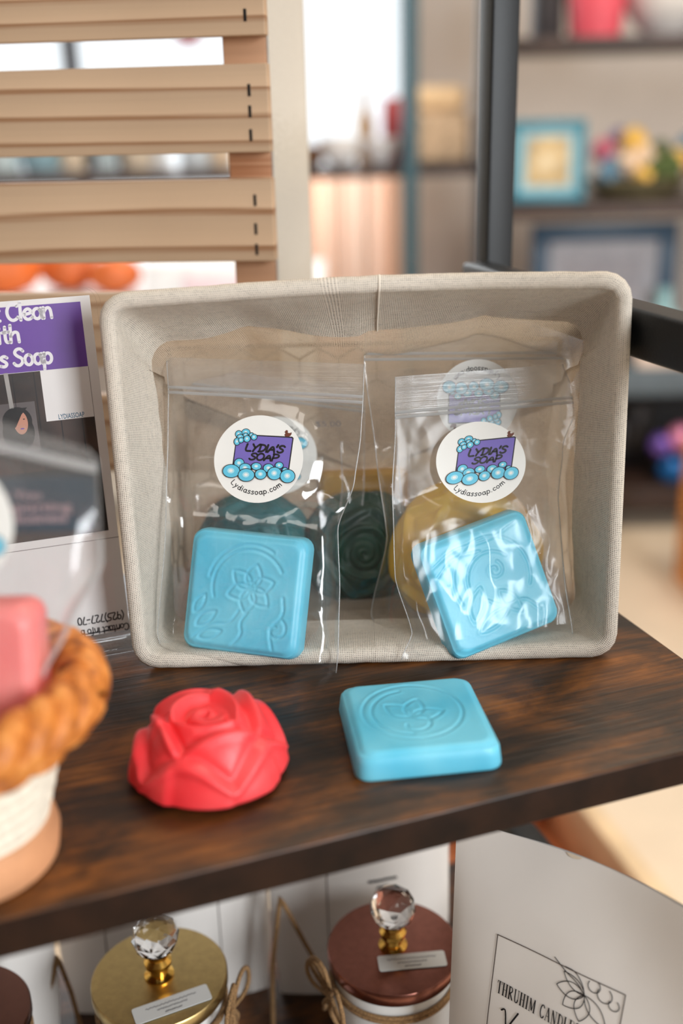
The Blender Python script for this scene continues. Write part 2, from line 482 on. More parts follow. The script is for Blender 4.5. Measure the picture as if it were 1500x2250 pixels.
# ------------------------------------------------------------------ lettering: strokes of a marker pen, and the built-in font
G = {
    'L': (.58, [[(.04, 1), (0, 0), (.52, .03)]]), 'Y': (.66, [[(0, 1), (.28, .5)], [(.62, 1.02), (.28, .5), (.16, 0)]]),
    'D': (.68, [[(.08, 0), (.08, 1)], [(0, 1), (.4, .97), (.6, .68), (.55, .3), (.32, .04), (0, 0)]]), 'I': (.2, [[(.05, 0), (.05, 1)]]),
    'A': (.68, [[(0, 0), (.34, 1), (.6, 0)], [(.12, .34), (.52, .36)]]), "'": (.2, [[(.08, 1.06), (.02, .76)]]),
    'S': (.6, [[(.54, .84), (.4, 1), (.16, .96), (.04, .76), (.2, .56), (.44, .44), (.5, .2), (.3, -.01), (.08, .02), (-.02, .16)]]),
    'O': (.72, [arc(.32, .5, .31, .5, 80, 440, 20)]), 'P': (.6, [[(.04, 0), (.06, 1)], [(0, 1), (.34, 1), (.54, .84), (.5, .56), (.3, .44), (.06, .42)]]),
    'C': (.66, [[(.56, .82), (.4, 1), (.16, .92), (.0, .6), (.04, .22), (.24, 0), (.46, .04), (.58, .18)]]),
    'a': (.56, [arc(.22, .3, .21, .3, 50, 400, 16), [(.44, .6), (.43, .2), (.5, 0)]]),
    'b': (.54, [[(.04, 1), (.02, 0)], arc(.24, .28, .22, .28, 160, -160, 16)]),
    'c': (.48, [[(.42, .5), (.28, .62), (.1, .54), (0, .3), (.08, .06), (.26, -.01), (.44, .1)]]),
    'd': (.56, [arc(.22, .28, .21, .28, 40, 390, 16), [(.46, 1), (.44, .3), (.5, 0)]]),
    'e': (.52, [[(.04, .3), (.42, .36), (.4, .54), (.24, .64), (.06, .5), (0, .26), (.12, .02), (.32, 0), (.46, .12)]]),
    'f': (.4, [[(.4, .92), (.28, 1), (.16, .9), (.14, .6), (.12, -.15)], [(0, .56), (.34, .58)]]),
    'h': (.54, [[(.04, 1), (.02, 0)], [(.03, .36), (.2, .6), (.4, .56), (.42, .3), (.44, 0)]]),
    'i': (.22, [[(.06, .62), (.06, 0)], [(.08, .86), (.07, .82)]]), 'l': (.22, [[(.08, 1.02), (.06, 0)]]),
    'm': (.8, [[(.02, .62), (.02, 0)], [(.03, .4), (.18, .62), (.34, .56), (.35, 0)], [(.36, .4), (.5, .62), (.66, .56), (.7, 0)]]),
    'n': (.54, [[(.02, .62), (.02, 0)], [(.03, .36), (.2, .62), (.4, .56), (.44, 0)]]), 'o': (.54, [arc(.23, .3, .22, .3, 70, 430, 16)]),
    'p': (.54, [[(.04, .62), (.0, -.34)], arc(.24, .3, .22, .3, 160, -150, 16)]),
    's': (.46, [[(.4, .52), (.26, .63), (.08, .56), (.06, .42), (.3, .28), (.38, .14), (.24, -.01), (.0, .06)]]),
    't': (.4, [[(.16, .92), (.14, .2), (.22, 0), (.34, .04)], [(0, .6), (.34, .62)]]),
    'y': (.54, [[(.02, .62), (.24, .1)], [(.46, .62), (.24, .1), (.02, -.36)]]),
    '.': (.24, [[(.06, .02), (.08, .03)]]), '-': (.46, [[(.04, .4), (.36, .42)]]), '(': (.32, [[(.24, 1.08), (.04, .6), (.04, .3), (.2, -.12)]]), ')': (.32, [[(.02, 1.08), (.22, .6), (.2, .3), (.04, -.12)]]),
    '0': (.54, [arc(.22, .45, .21, .45, 80, 440, 16)]), '1': (.3, [[(0, .75), (.14, .95), (.12, 0)]]), '2': (.56, [[(.02, .74), (.16, .95), (.38, .88), (.4, .62), (.02, 0), (.48, .03)]]),
    '5': (.54, [[(.46, .95), (.1, .93), (.06, .55), (.3, .6), (.45, .38), (.34, .06), (.0, .04)]]), '7': (.52, [[(0, .93), (.46, .95), (.16, 0)]]),
    '9': (.54, [arc(.22, .66, .2, .28, 0, 360, 14), [(.42, .72), (.36, 0)]]), ' ': (.34, []),
}


class Print:
    """flat inks laid on a surface: fn(x, y, layer) gives the point"""

    def __init__(s, fn):
        s.fn = fn; s.mb = MB()

    def poly(s, pts, mi, layer):
        tr = tessellate_polygon([[Vector((x, y, 0)) for x, y in pts]])
        s.mb.add([s.fn(x, y, layer) for x, y in pts], [tuple(t) for t in tr], mi)

    def disc(s, cx, cy, rx, ry, mi, layer, n=28, rot=0.0, rings=1):
        c, sn = math.cos(rot), math.sin(rot); vs = [s.fn(cx, cy, layer)]; fs = []
        for k in range(1, rings + 1):
            q = k / rings
            for i in range(n):
                a = 2 * PI * i / n; x, y = rx * q * math.cos(a), ry * q * math.sin(a)
                vs.append(s.fn(cx + c * x - sn * y, cy + sn * x + c * y, layer))
        for i in range(n): fs.append((0, 1 + i, 1 + (i + 1) % n))
        for k in range(1, rings):
            a0 = 1 + (k - 1) * n; a1 = a0 + n
            for i in range(n): fs.append((a0 + i, a1 + i, a1 + (i + 1) % n, a0 + (i + 1) % n))
        s.mb.add(vs, fs, mi)

    def rect(s, x0, y0, x1, y1, mi, layer, nx=1, ny=1):
        s.mb.grid(lambda u, v: s.fn(x0 + (x1 - x0) * u, y0 + (y1 - y0) * v, layer), nx, ny, mi)

    def stroke(s, pts, w, mi, layer, closed=False, caps=True):
        if closed: pts = list(pts) + [pts[0]]
        k = len(pts); L = []; Rr = []
        for i, p in enumerate(pts):
            a = pts[max(i - 1, 0)]; b = pts[min(i + 1, k - 1)]
            if closed and i in (0, k - 1): a = pts[-2]; b = pts[1]
            dx, dy = b[0] - a[0], b[1] - a[1]; l = math.hypot(dx, dy) or 1e-9
            nx, ny = -dy / l * w / 2, dx / l * w / 2
            L.append(s.fn(p[0] + nx, p[1] + ny, layer)); Rr.append(s.fn(p[0] - nx, p[1] - ny, layer))
        s.mb.add(L + Rr, [(i, i + 1, k + i + 1, k + i) for i in range(k - 1)], mi)
        if caps and not closed:
            for p in (pts[0], pts[-1]): s.disc(p[0], p[1], w / 2, w / 2, mi, layer, 10)

    def hand(s, txt, x, y, h, mi, layer, w=0.16, shear=0.0, width=None, sx=1.0, place=None, rot180=False, sp=0.0):
        """marker lettering; width squeezes the line to that length; place(x,y) bends it"""
        tot = sum(G[c][0] + sp for c in txt)
        if width: sx = width / (tot * h)
        cx = 0.0
        for c in txt:
            adv, st = G[c]
            for q in st:
                q = chaikin(q) if len(q) in (3, 4, 5, 6, 7, 8, 9, 10) else q
                pp = []
                for a, b in q:
                    X = (cx + a + b * shear) * h * sx; Y = b * h
                    if rot180: X, Y = -X, -Y
                    pp.append(place(X, Y) if place else (x + X, y + Y))
                s.stroke(pp, w * h, mi, layer)
            cx += adv + sp

    def font(s, txt, x, y, h, mi, layer, width=None, bold=0.0, shear=0.0, rot=0.0, align='LEFT'):
        cu = bpy.data.curves.new('t', 'FONT'); cu.body = txt; cu.size = 1; cu.offset = bold; cu.shear = shear; cu.resolution_u = 3
        o = bpy.data.objects.new('t', cu); COL.objects.link(o)
        dg = bpy.context.evaluated_depsgraph_get(); me = o.evaluated_get(dg).to_mesh()
        vs = [v.co.copy() for v in me.vertices]; fs = [tuple(p.vertices) for p in me.polygons]
        o.evaluated_get(dg).to_mesh_clear(); bpy.data.objects.remove(o); bpy.data.curves.remove(cu)
        x0 = min(v.x for v in vs); x1 = max(v.x for v in vs)
        k = h / 0.72; kx = width / (x1 - x0) if width else k
        ox = {'LEFT': 0, 'CENTER': -(x1 - x0) * kx / 2}[align]
        c, sn = math.cos(rot), math.sin(rot); out = []
        for v in vs:
            X = (v.x - x0) * kx + ox; Y = v.y * k
            out.append(s.fn(x + c * X - sn * Y, y + sn * X + c * Y, layer))
        s.mb.add(out, fs, mi)


PRINTMATS = [MPAPER, MINK, MVIO, MBUB, MBUB2, MBUB3, MBRN]


def logo_sticker(fn, rx, ry, rot=0.0, skew=0.0):
    """fn(a, b, layer) on the bag; unit circle of the sticker scaled by rx, ry"""
    c, sn = math.cos(rot), math.sin(rot)

    def f(x, y, l):
        X = (x + skew * y) * rx; Y = y * ry
        return fn(c * X - sn * Y, sn * X + c * Y, l)

    def fd(x, y, l):
        X = x * rx; Y = y * ry
        return fn(c * X - sn * Y, sn * X + c * Y, l)
    p = Print(fd)
    p.disc(0, 0, 1, 1, 0, 0, 56, 0, 5)
    p.fn = f
    q = lambda x, y: ((x - 526) / 423.0, (518 - y) / 423.0)
    box = [q(300, 292), q(828, 292), q(840, 304), q(824, 620), q(288, 620)]
    p.poly([q(297, 287), q(828, 287), q(842, 300), q(826, 626), q(283, 626)], 1, 1)
    p.poly([q(305, 298), q(824, 300), q(830, 308), q(815, 614), q(295, 614)], 2, 2)
    lay = [3]

    def bub(x, y, a, b):
        X, Y = q(x, y); a /= 423.0; b /= 423.0; l = lay[0]; o = 0.016
        p.disc(X, Y, a + o * .5, b + o * .5, 1, l); p.disc(X, Y, a - o * .5, b - o * .5, 3, l + .5)
        p.disc(X - a * .05, Y + b * .05, a * .42, b * .42, 4, l + .8, 18); p.disc(X - a * .05, Y + b * .05, a * .22, b * .22, 5, l + 1.0, 14)
        lay[0] += 1.3
    for a in [(385, 268, 40, 34), (318, 288, 33, 34), (440, 290, 22, 22), (385, 296, 24, 24), (336, 320, 32, 32), (310, 362, 30, 36), (468, 310, 29, 29), (347, 346, 26, 27), (403, 330, 32, 33)]: bub(*a)
    for a in [(350, 570, 48, 46), (412, 612, 56, 44), (517, 592, 48, 36), (634, 602, 50, 42), (732, 570, 38, 32), (790, 612, 26, 26), (283, 650, 82, 64), (565, 665, 54, 49), (430, 680, 78, 62), (695, 650, 66, 61), (820, 668, 70, 64)]: bub(*a)
    p.hand("LYDIA'S", *q(392, 448), .162, 1, 3, .29, .16, width=.87)
    p.hand("SOAP", *q(440, 530), .152, 1, 3, .29, .16, width=.65)
    # duck on the soap's top edge
    dk = [(757, 285), (752, 270), (760, 262), (757, 250), (748, 246), (757, 240), (762, 228), (774, 226), (783, 234), (781, 248), (790, 254), (806, 252), (818, 244), (819, 262), (810, 280), (796, 288), (772, 290)]
    p.poly([q(*a) for a in dk], 6, 3)
    # web address along the lower rim
    tot = sum(G[ch][0] + .13 for ch in 'Lydiassoap.com'); hh = .118; Rr = .83
    span = math.radians(90); k = span * Rr / (tot * hh)

    def place(X, Y):
        a = math.radians(-133.5) + X * k / Rr
        return ((Rr - Y) * math.cos(a), 0.02 + (Rr - Y) * math.sin(a))
    p.hand('Lydiassoap.com', 0, 0, hh, 1, 3, .15, place=place, sp=.13)
    return p.mb


# ------------------------------------------------------------------ the setting
GY = -0.90
MFLOOR = plain('pale_floor_boards', (228, 211, 188), 0.5, var=0.05, scale=3)
MWALL = plain('greige_wall_paint', (206, 198, 192), 0.8, var=0.02, scale=5); MCEIL = plain('white_ceiling_paint', (228, 226, 222), 0.9, var=0.01)
MFRAMEW = plain('grey_window_frame', (120, 132, 138), 0.5, var=0.04); MDARKF = plain('dark_window_mullion', (62, 60, 66), 0.5, var=0.04)
XL, XR, YB, YF, ZC = -2.4, 2.4, 3.9, -1.6, 2.0
struct('floor', MB().box((XL - .1, YF, GY - .1), (XR + .1, YB + .1, GY)), MFLOOR)
struct('ceiling', MB().box((XL - .1, YF, ZC), (XR + .1, YB + .1, ZC + .1)), MCEIL)
struct('wall_left', MB().box((XL - .1, YF, GY), (XL, YB, ZC)), MWALL)
O0, O1, OZ0, OZ1 = 1.20, 2.35, 0.15, 1.55          # the shopfront opening in the front wall
struct('wall_right', MB().box((XR, YF, GY), (XR + .1, YB, ZC)), MWALL)
wf_ = MB(); wf_.box((XL - .1, YF - .1, GY), (O0, YF, ZC)); wf_.box((O1, YF - .1, GY), (XR + .1, YF, ZC)); wf_.box((O0, YF - .1, GY), (O1, YF, OZ0)); wf_.box((O0, YF - .1, OZ1), (O1, YF, ZC))
struct('wall_front', wf_, plain('dark_front_wall', (110, 100, 94), .8, var=.05, scale=5))
WX0, WX1, WZ0, WZ1 = -1.75, 0.285, -0.38, 1.5
wb = MB()
wb.box((XL, YB, GY), (WX0, YB + .12, ZC)); wb.box((WX1, YB, GY), (XR, YB + .12, ZC))
wb.box((WX0, YB, GY), (WX1, YB + .12, WZ0)); wb.box((WX0, YB, WZ1), (WX1, YB + .12, ZC))
struct('wall_back', wb, MWALL)
win = bpy.data.objects.new('window_1', None); COL.objects.link(win); win.location = (0, YB, 0); win['kind'] = 'structure'
fr = MB()
for x0, x1 in ((WX0, WX0 + .05), (WX1 - .05, WX1)): fr.box((x0, YB + .02, WZ0), (x1, YB + .08, WZ1))
for z0, z1 in ((WZ0, WZ0 + .05), (WZ1 - .05, WZ1)): fr.box((WX0, YB + .02, z0), (WX1, YB + .08, z1))
obj('window_frame', fr, MFRAMEW, win, kind='structure')
mu = MB(); xm = at(147, 120, YB).x; mu.box((xm - .025, YB + .025, WZ0), (xm + .025, YB + .075, WZ1))
obj('window_mullion', mu, MDARKF, win, kind='structure')
obj('window_pane', MB().box((WX0 + .04, YB + .045, WZ0 + .04), (WX1 - .04, YB + .05, WZ1 - .04)), MACR, win, kind='structure')

# ------------------------------------------------------------------ the shelving unit
SY = math.radians(19.0)
SF = Vector((0.2071, 0.4381, 0))          # front right corner of the shelf board
SHM = Matrix.Translation(SF) @ Matrix.Rotation(SY, 4, 'Z')
LZ = -0.300                                # lower board's top
sh = thing('shelving_unit', 'dark wood and black metal shelf unit carrying the fabric basket and the soaps', 'shelf unit', (SF.x, SF.y, GY), SY)
DEP, LEN = 0.307, 0.80
for z, in ((0.0,), (LZ,)):
    o = obj('shelf_board', MB().box((-LEN, 0, z - .018), (0, DEP, z), 0, .0018, SHM), MWOOD, sh)
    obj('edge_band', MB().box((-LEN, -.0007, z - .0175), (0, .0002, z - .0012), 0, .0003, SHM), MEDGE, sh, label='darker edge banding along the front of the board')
# give the boards a local origin of their own so that the grain differs
T = 0.0195
for x in (-T * .5 + .0145, -LEN + T * .5):
    for y in ((DEP - T * .55),):
        obj('post', MB().box((x - T / 2, y - T / 2, GY), (x + T / 2, y + T / 2, 0.62), 0, .0015, SHM @ Matrix.Translation((0, T * 1.15, 0))), MSTEEL, sh)
for z in (0.172, -0.215):
    obj('side_rail', MB().box((-T * 1.0 - .004, -.03, z - .0125), (-.004, DEP + T * .1, z + .0125), 0, .0025, SHM), MSTEEL, sh)
for y in (-.03,):
    for x in (-.004 - T / 2, -LEN + T / 2):
        if x < -.5: obj('post', MB().box((x - T / 2, y - T, GY), (x + T / 2, y, 0.62), 0, .0015, SHM), MSTEEL, sh)
    obj('post', MB().box((-.004 - T, y - T, GY), (-.004, y, 0.62), 0, .0015, SHM), MSTEEL, sh)

# ------------------------------------------------------------------ the fabric basket, lying on its side
BY0, BY1 = 0.510, 0.618
bk = thing('fabric_basket', 'cream linen lined wire basket lying on its side, mouth forward, full of bagged soaps', 'basket', (0.016, 0.56, 0))
NB = 176


def loop_pt(s, x0, x1, z0, z1, r):
    """point on a rounded rectangle, s in 0..1 starting bottom centre, counter-clockwise seen from the front"""
    segs = []
    w, h = x1 - x0, z1 - z0
    cx = (x0 + x1) / 2
    per = 2 * (w + h) - 8 * r + 2 * PI * r
    d = (s % 1.0) * per
    lst = [('l', (cx, z0), (x1 - r, z0)), ('a', (x1 - r, z0 + r), -90), ('l', (x1, z0 + r), (x1, z1 - r)), ('a', (x1 - r, z1 - r), 0),
           ('l', (x1 - r, z1), (x0 + r, z1)), ('a', (x0 + r, z1 - r), 90), ('l', (x0, z1 - r), (x0, z0 + r)), ('a', (x0 + r, z0 + r), 180), ('l', (x0 + r, z0), (cx, z0))]
    for q in lst:
        if q[0] == 'l':
            L = math.hypot(q[2][0] - q[1][0], q[2][1] - q[1][1])
            if d <= L: k = d / L if L else 0; return (q[1][0] + (q[2][0] - q[1][0]) * k, q[1][1] + (q[2][1] - q[1][1]) * k)
            d -= L
        else:
            L = PI / 2 * r
            if d <= L: a = math.radians(q[2] + 90 * d / L); return (q[1][0] + r * math.cos(a), q[1][1] + r * math.sin(a))
            d -= L
    return (cx, z0)


def basket_pt(s, v, inset=0.0):
    """v: 0 at the mouth .. 1 at the back; inset moves the wall inwards"""
    x0 = -0.1150 + 0.011 * sstep(0, .55, v) + .006 * v
    x1 = 0.1475 - 0.0105 * sstep(0, .55, v) - 0.003 * v
    ztl, ztr = 0.2005, 0.2045
    top = (ztl + ztr) / 2 - 0.054 * v
    x, z = loop_pt(s, x0 + inset, x1 - inset, inset, top - inset, max(.0135 - inset, .004) + .004 * v)
    fz = z / .2
    x -= 0.004 * (fz) * (1 - v) * (1 if x < 0 else 0)          # the mouth flares a little to the upper left
    z += (x / .13) * .0022 * fz
    y = BY0 + (BY1 - BY0) * v + .10 * z * (1 - .55 * v)
    # the wire rim bows up in the middle
    z += .0035 * sstep(.15, .2, z) * math.cos((x - .016) / .13 * PI / 2) * (1 - v)
    return Vector((x, y, z))


def drape(p, s, v):
    """the loose lining: sags from the top, bulges from the sides"""
    n1 = noise.noise(Vector((s * 22, v * 3, 3.1))); n2 = noise.noise(Vector((s * 46, v * 6, 8.4)))
    amp = .0046 * sstep(.15, .7, v)
    fz = p.z / .2
    p = p.copy()
    if p.z > .19 - .054 * v - .012:
        sag = .016 * sstep(.1, .75, v) * abs(math.cos((p.x - .015) / .128 * PI)) ** .7 * (1.0 if p.x < .015 else .75)
        p.z -= sag + n1 * amp; p.y += n2 * amp
    elif p.z < .012:
        p.z += max(0, n1 * .0015)
    else:
        k = (1 if p.x < 0 else -1)
        p.x += k * (n1 * amp * .9 + .0035 * sstep(.2, .6, v) * math.sin(fz * PI))
    return p


PER = 0.92
hem = MB()
# rings: outer wall (front 40 mm), the rolled rim, inner wall to 45 mm
rows = []
for v in (0.46, 0.30, 0.14, 0.05): rows.append(('o', v, 0.0))
RR = .0042
for a in range(0, 181, 30): rows.append(('r', a, 0))
for v in (0.05, 0.12, 0.20, 0.28, 0.36, 0.44): rows.append(('i', v, 2 * RR))


def hem_pt(i, k):
    kind, v, ins = rows[k]; s = i / NB
    if kind == 'o': return basket_pt(s, v, 0.0)
    if kind == 'r':
        a = math.radians(v); c = RR - RR * math.cos(a); p = basket_pt(s, 0.035, c); p.y -= RR * math.sin(a) * .95
        p.z += noise.noise(Vector((s * 90, 1, 1))) * .0004; return p
    q = drape(basket_pt(s, v, 2 * RR - .0045 * sstep(.04, .4, v)), s, v)
    n = noise.noise(Vector((s * 60, v * 4, 5))) * .0010
    if .012 < q.z < .185: q.x += n
    else: q.z += n * (1 if q.z > .1 else .3)
    return q


hv = []; huv = []; acc = 0
for k in range(len(rows)):
    if k: acc += (Vector(hem_pt(0, k)) - Vector(hem_pt(0, k - 1))).length
    for i in range(NB + 1): hv.append(hem_pt(i % NB, k)); huv.append((i / NB * PER, acc))
hf = []
for k in range(len(rows) - 1):
    for i in range(NB): a = k * (NB + 1) + i; hf.append((a, a + 1, a + NB + 2, a + NB + 1))
hem.add(hv, hf, 0, huv)
obj('hem', hem, MLINEN, bk, smooth=180)
# seam piping up the middle of the top and the four mitred corners
sm = MB()
for s0 in (0.497,):
    sm.tube([hem_pt(int(s0 * NB), k) + Vector((0, 0, -.0003)) for k in range(4, len(rows))], .0006, 6)
sm.uv = [(.00052, .00052)] * len(sm.v)
obj('seam', sm, MLINEN, bk, label='thin stitched seam across the top hem')
# lining
ln = MB(); lv = []; luv = []; NR = 16
for k in range(NR + 1):
    v = 0.40 + 0.60 * k / NR
    for i in range(NB + 1):
        s = (i % NB) / NB; lv.append(drape(basket_pt(s, v, 2 * RR - .0052), s, v)); luv.append((i / NB * PER, v * .11))
lf = []
for k in range(NR):
    for i in range(NB): a = k * (NB + 1) + i; lf.append((a, a + 1, a + NB + 2, a + NB + 1))
ln.add(lv, lf, 0, luv)
ring = [lv[NR * (NB + 1) + i] for i in range(NB)]
cen = sum(ring, Vector()) / NB
NC = 14; cv = []; cuv = []
for k in range(NC + 1):
    q = k / NC
    for i in range(NB + 1):
        p = ring[i % NB].lerp(cen, q); p = p.copy()
        p.y += (.0025 * noise.noise(Vector((p.x * 40, 3.3, p.z * 40))) + .004) * min(1, q * 3)
        cv.append(p); cuv.append((p.x, p.z))
cf = []
for k in range(NC):
    for i in range(NB): a = k * (NB + 1) + i; cf.append((a, a + 1, a + NB + 2, a + NB + 1))
ln.add(cv, cf, 0, cuv)
obj('lining', ln, MSHEER, bk, smooth=180)
# hexagonal wire mesh behind the lining
wr = MB(); HS = .0135
yb = BY1 + .020
for r in range(-1, 9):
    for c in range(-1, 12):
        cx = -.105 + c * HS * math.sqrt(3) + (r % 2) * HS * math.sqrt(3) / 2; cz = .012 + r * HS * 1.5
        pts = [(cx + HS * math.sin(PI / 3 * a), cz + HS * math.cos(PI / 3 * a)) for a in range(4)]
        for a, b in zip(pts, pts[1:]):
            if all(-.102 < x < .134 and .004 < z < .148 for x, z in (a, b)): wr.tube([(a[0], yb - .0, a[1]), (b[0], yb, b[1])], .0007, 5)
for r in range(0, 8):
    for c in range(0, 4):
        cy = BY0 + .036 + c * HS * math.sqrt(3) + (r % 2) * HS * math.sqrt(3) / 2; cz = .016 + r * HS * 1.5
        pts = [(cy + HS * math.sin(PI / 3 * a), cz + HS * math.cos(PI / 3 * a)) for a in range(4)]
        for a, b in zip(pts, pts[1:]):
            if all(BY0 + .07 < y < yb and .006 < z < .145 for y, z in (a, b)):
                for xs in (.1358, -.1018): wr.tube([(xs, a[0], a[1]), (xs, b[0], b[1])], .0007, 5)
for z, x0, x1 in ((.003, -.1018, .1345), (.149, -.1018, .1345)): wr.tube([(x0, yb, z), (x1, yb, z)], .0014, 6)
for x in (-.1018, .1345): wr.tube([(x, yb, .003), (x, yb, .149)], .0014, 6)
obj('wire_mesh', wr, MWIRE, bk)

# ------------------------------------------------------------------ soaps


def relief_field(lines):
    segs = []
    for ln_ in lines:
        segs += list(zip(ln_, ln_[1:]))

    def d(x, y):
        best = 9
        for (ax, ay), (bx, by) in segs:
            dx, dy = bx - ax, by - ay; L = dx * dx + dy * dy
            t = max(0, min(1, ((x - ax) * dx + (y - ay) * dy) / L)) if L else 0
            e = (x - ax - t * dx) ** 2 + (y - ay - t * dy) ** 2
            if e < best: best = e
        return math.sqrt(best)
    return d


def petal_line(cx, cy, a, l, w):
    a = math.radians(a); pts = []
    for i in range(13):
        t = i / 12; x = l * t; y = w * math.sin(PI * t) ** .8 * (1 - .25 * t); pts.append((x, y))
    for i in range(12, -1, -1):
        t = i / 12; x = l * t; y = -w * math.sin(PI * t) ** .8 * (1 - .25 * t); pts.append((x, y))
    return [(cx + x * math.cos(a) - y * math.sin(a), cy + x * math.sin(a) + y * math.cos(a)) for x, y in pts]


def spiral(cx, cy, r0, r1, a0, a1, n=30):
    return [(cx + (r0 + (r1 - r0) * i / n) * math.cos(math.radians(a0 + (a1 - a0) * i / n)), cy + (r0 + (r1 - r0) * i / n) * math.sin(math.radians(a0 + (a1 - a0) * i / n))) for i in range(n + 1)]


# a plain flower-and-leaf engraving on the unit square
FLORAL = [petal_line(.12, .1, 20 + 60 * k, .42, .15) for k in range(6)] + [spiral(.12, .1, .02, .12, 0, 500)] + \
         [spiral(.1, .12, .62, .66, 30, 200), spiral(.1, .12, .72, .74, 60, 170), petal_line(-.78, -.62, 40, .42, .1), petal_line(-.72, -.82, 20, .42, .09), petal_line(-.84, -.4, 62, .36, .08),
          chaikin([(-.9, -.9), (-.5, -.55), (-.2, -.55), (-.05, -.3)]), chaikin([(-.15, -.92), (.05, -.7), (-.02, -.5), (.1, -.32)]), chaikin([(.6, -.9), (.5, -.55), (.75, -.3), (.7, 0)]), spiral(.62, -.55, .05, .2, 90, 420)]
SWIRL = [spiral(.15, .2, .03, .16, 0, 420), spiral(.1, .1, .42, .5, 40, 200), spiral(.1, .1, .66, .74, 330, 560), chaikin([(-.2, -.2), (.1, -.45), (.5, -.4), (.7, -.7)]), petal_line(.1, -.15, 300, .55, .13)] + [petal_line(-.5, -.5, 60, .6, .14), petal_line(-.45, -.7, 20, .7, .12), chaikin([(-.9, .6), (-.4, .8), (.2, .7), (.8, .85)]), chaikin([(-.9, .4), (-.5, .66), (0, .6)])]
OVAL = [spiral(-.05, .05, .74, .74, 0, 360, 50), spiral(-.05, .05, .6, .62, 100, 260), petal_line(-.1, -.1, 70, .5, .16), petal_line(-.1, -.1, 130, .5, .16), petal_line(-.1, -.1, 10, .5, .16), spiral(-.1, -.3, .1, .3, 180, 420)]


def soap_bar(name, frame, half, thick, mat, label, lines, group=None, depth=.0005, raise_=1):
    """frame origin at the bar's centre; its face looks along n"""
    d = relief_field(lines) if lines else None; N = 96; mb = MB(); rc = .2

    def bound(th):
        c, s = math.cos(th), math.sin(th); k = 1 / max(abs(c), abs(s)); x, y = c * k, s * k
        if abs(x) > 1 - rc and abs(y) > 1 - rc:      # corner circle
            cx, cy = (1 - rc) * math.copysign(1, x), (1 - rc) * math.copysign(1, y)
            B = c * cx + s * cy; C_ = cx * cx + cy * cy - rc * rc; k = B + math.sqrt(max(B * B - C_, 0)); return c * k, s * k
        return x, y

    def top(u, v):
        a, b = 2 * u - 1, 2 * v - 1; r = max(abs(a), abs(b))
        if r < 1e-9: x = y = 0.0
        else: bx, by = bound(math.atan2(b, a)); x, y = bx * r, by * r
        z = thick / 2 - .0022 * (sstep(.86, 1.0, r) ** 2)
        if d and r < .95: e = d(x, y); z += depth * (math.exp(-(e / .022) ** 2) * -1 + .45 * math.exp(-((e - .045) / .03) ** 2)) * sstep(.95, .86, r)
        return frame.P(x * half * .965, y * half * .965, z)
    mb.grid(top, N, N)
    nb = 128
    prof = [(.965, thick / 2 - .0022), (.99, thick / 2 - .0035), (1.0, thick / 2 - .006), (1.02, -thick / 2 + .0015), (1.012, -thick / 2 + .0004), (.99, -thick / 2)]

    def side(u, v):
        k, z = prof[round(v * 5)]; x, y = bound(2 * PI * u); return frame.P(x * half * k, y * half * k, z)
    mb.grid(side, nb, 5, 0, True, flip=True)
    mb.add([side(i / nb, 1) for i in range(nb)], [tuple(range(nb))])
    o = single(name, mb, mat, label, 'soap', frame.P(0, 0, 0), group, 60)
    return o


def rose_pt(th, s, R, Hh, turns, outer, deep, seed):
    if s < .5:
        q = s / .5; r = .66 * q; z = 1 - .20 * q ** 2
    else:
        q = (s - .5) / .5; r = .66 + .34 * math.sin(q * PI / 2) ** .9; z = .80 * (1 - q ** 1.25)
    d = 0.0
    # spiral heart
    ph = s * turns * 2 - th / (2 * PI)
    d += .05 * deep * (0.5 + 0.5 * math.cos(2 * PI * ph)) ** .7 * sstep(.44, .32, s) * sstep(0, .04, s)
    d -= .05 * sstep(.05, 0, s)
    # two rings of petals
    for n, s0, dip, amp, off in ((3, .27, .09, .10, .4), (4, .42, .14, .11, 1.3), (outer, .60, .20, .075, .2)):
        t = ((th + off + seed) / (2 * PI) * n) % 1.0; c = 2 * t - 1; t = t if t < .93 else .93 * (1 - (t - .93) / .07)
        edge = s0 + dip * c * c * (1 if n != 3 else .6)
        lip = sstep(edge - .035, edge + .02, s)
        d += deep * amp * lip * (.66 + .5 * t)
        d += deep * .045 * math.exp(-((s - edge - .03) / .035) ** 2)
        d -= deep * .03 * math.exp(-((s - edge + .05) / .04) ** 2)
    fl = sstep(1.0, .9, s)
    rr = r + d * (.35 + .65 * sstep(.3, .7, s)) * fl * .9 - .085 * sstep(.4, .7, s); zz = z + d * sstep(.75, .35, s) - .04
    return rr * R, max(0, zz) * Hh


def rose_soap(name, M, R, Hh, mat, label, turns=3, outer=5, deep=1.0, seed=0.0, group=None):
    mb = MB(); NU, NV = 160, 90

    def f(u, v):
        th = 2 * PI * u; r, z = rose_pt(th, v, R, Hh, turns, outer, deep, seed)
        return M @ Vector((r * math.cos(th), r * math.sin(th), z))
    mb.grid(f, NU, NV, 0, True)
    mb.add([f(i / NU, 1) for i in range(NU)], [tuple(range(NU))[::-1]])
    return single(name, mb, mat, label, 'soap', M @ Vector((0, 0, 0)), group, 180)


HS_ = .0332; TH = .0145; TS = .0130
# on the shelf
shelf_soap = Frame((0.0332, 0.4392, TS / 2), 7.0, 90)
soap_bar('soap_bar', shelf_soap, HS_, TS, MBLUE, 'square sky blue soap bar lying flat on the dark shelf in front of the basket', OVAL)
rose_soap('rose_soap', Matrix.Translation((-.0628, .4160, 0)), .0306, .0296, MRED, 'coral red rose shaped soap on the dark shelf', 2.2, 5, 1.25, 2.2)
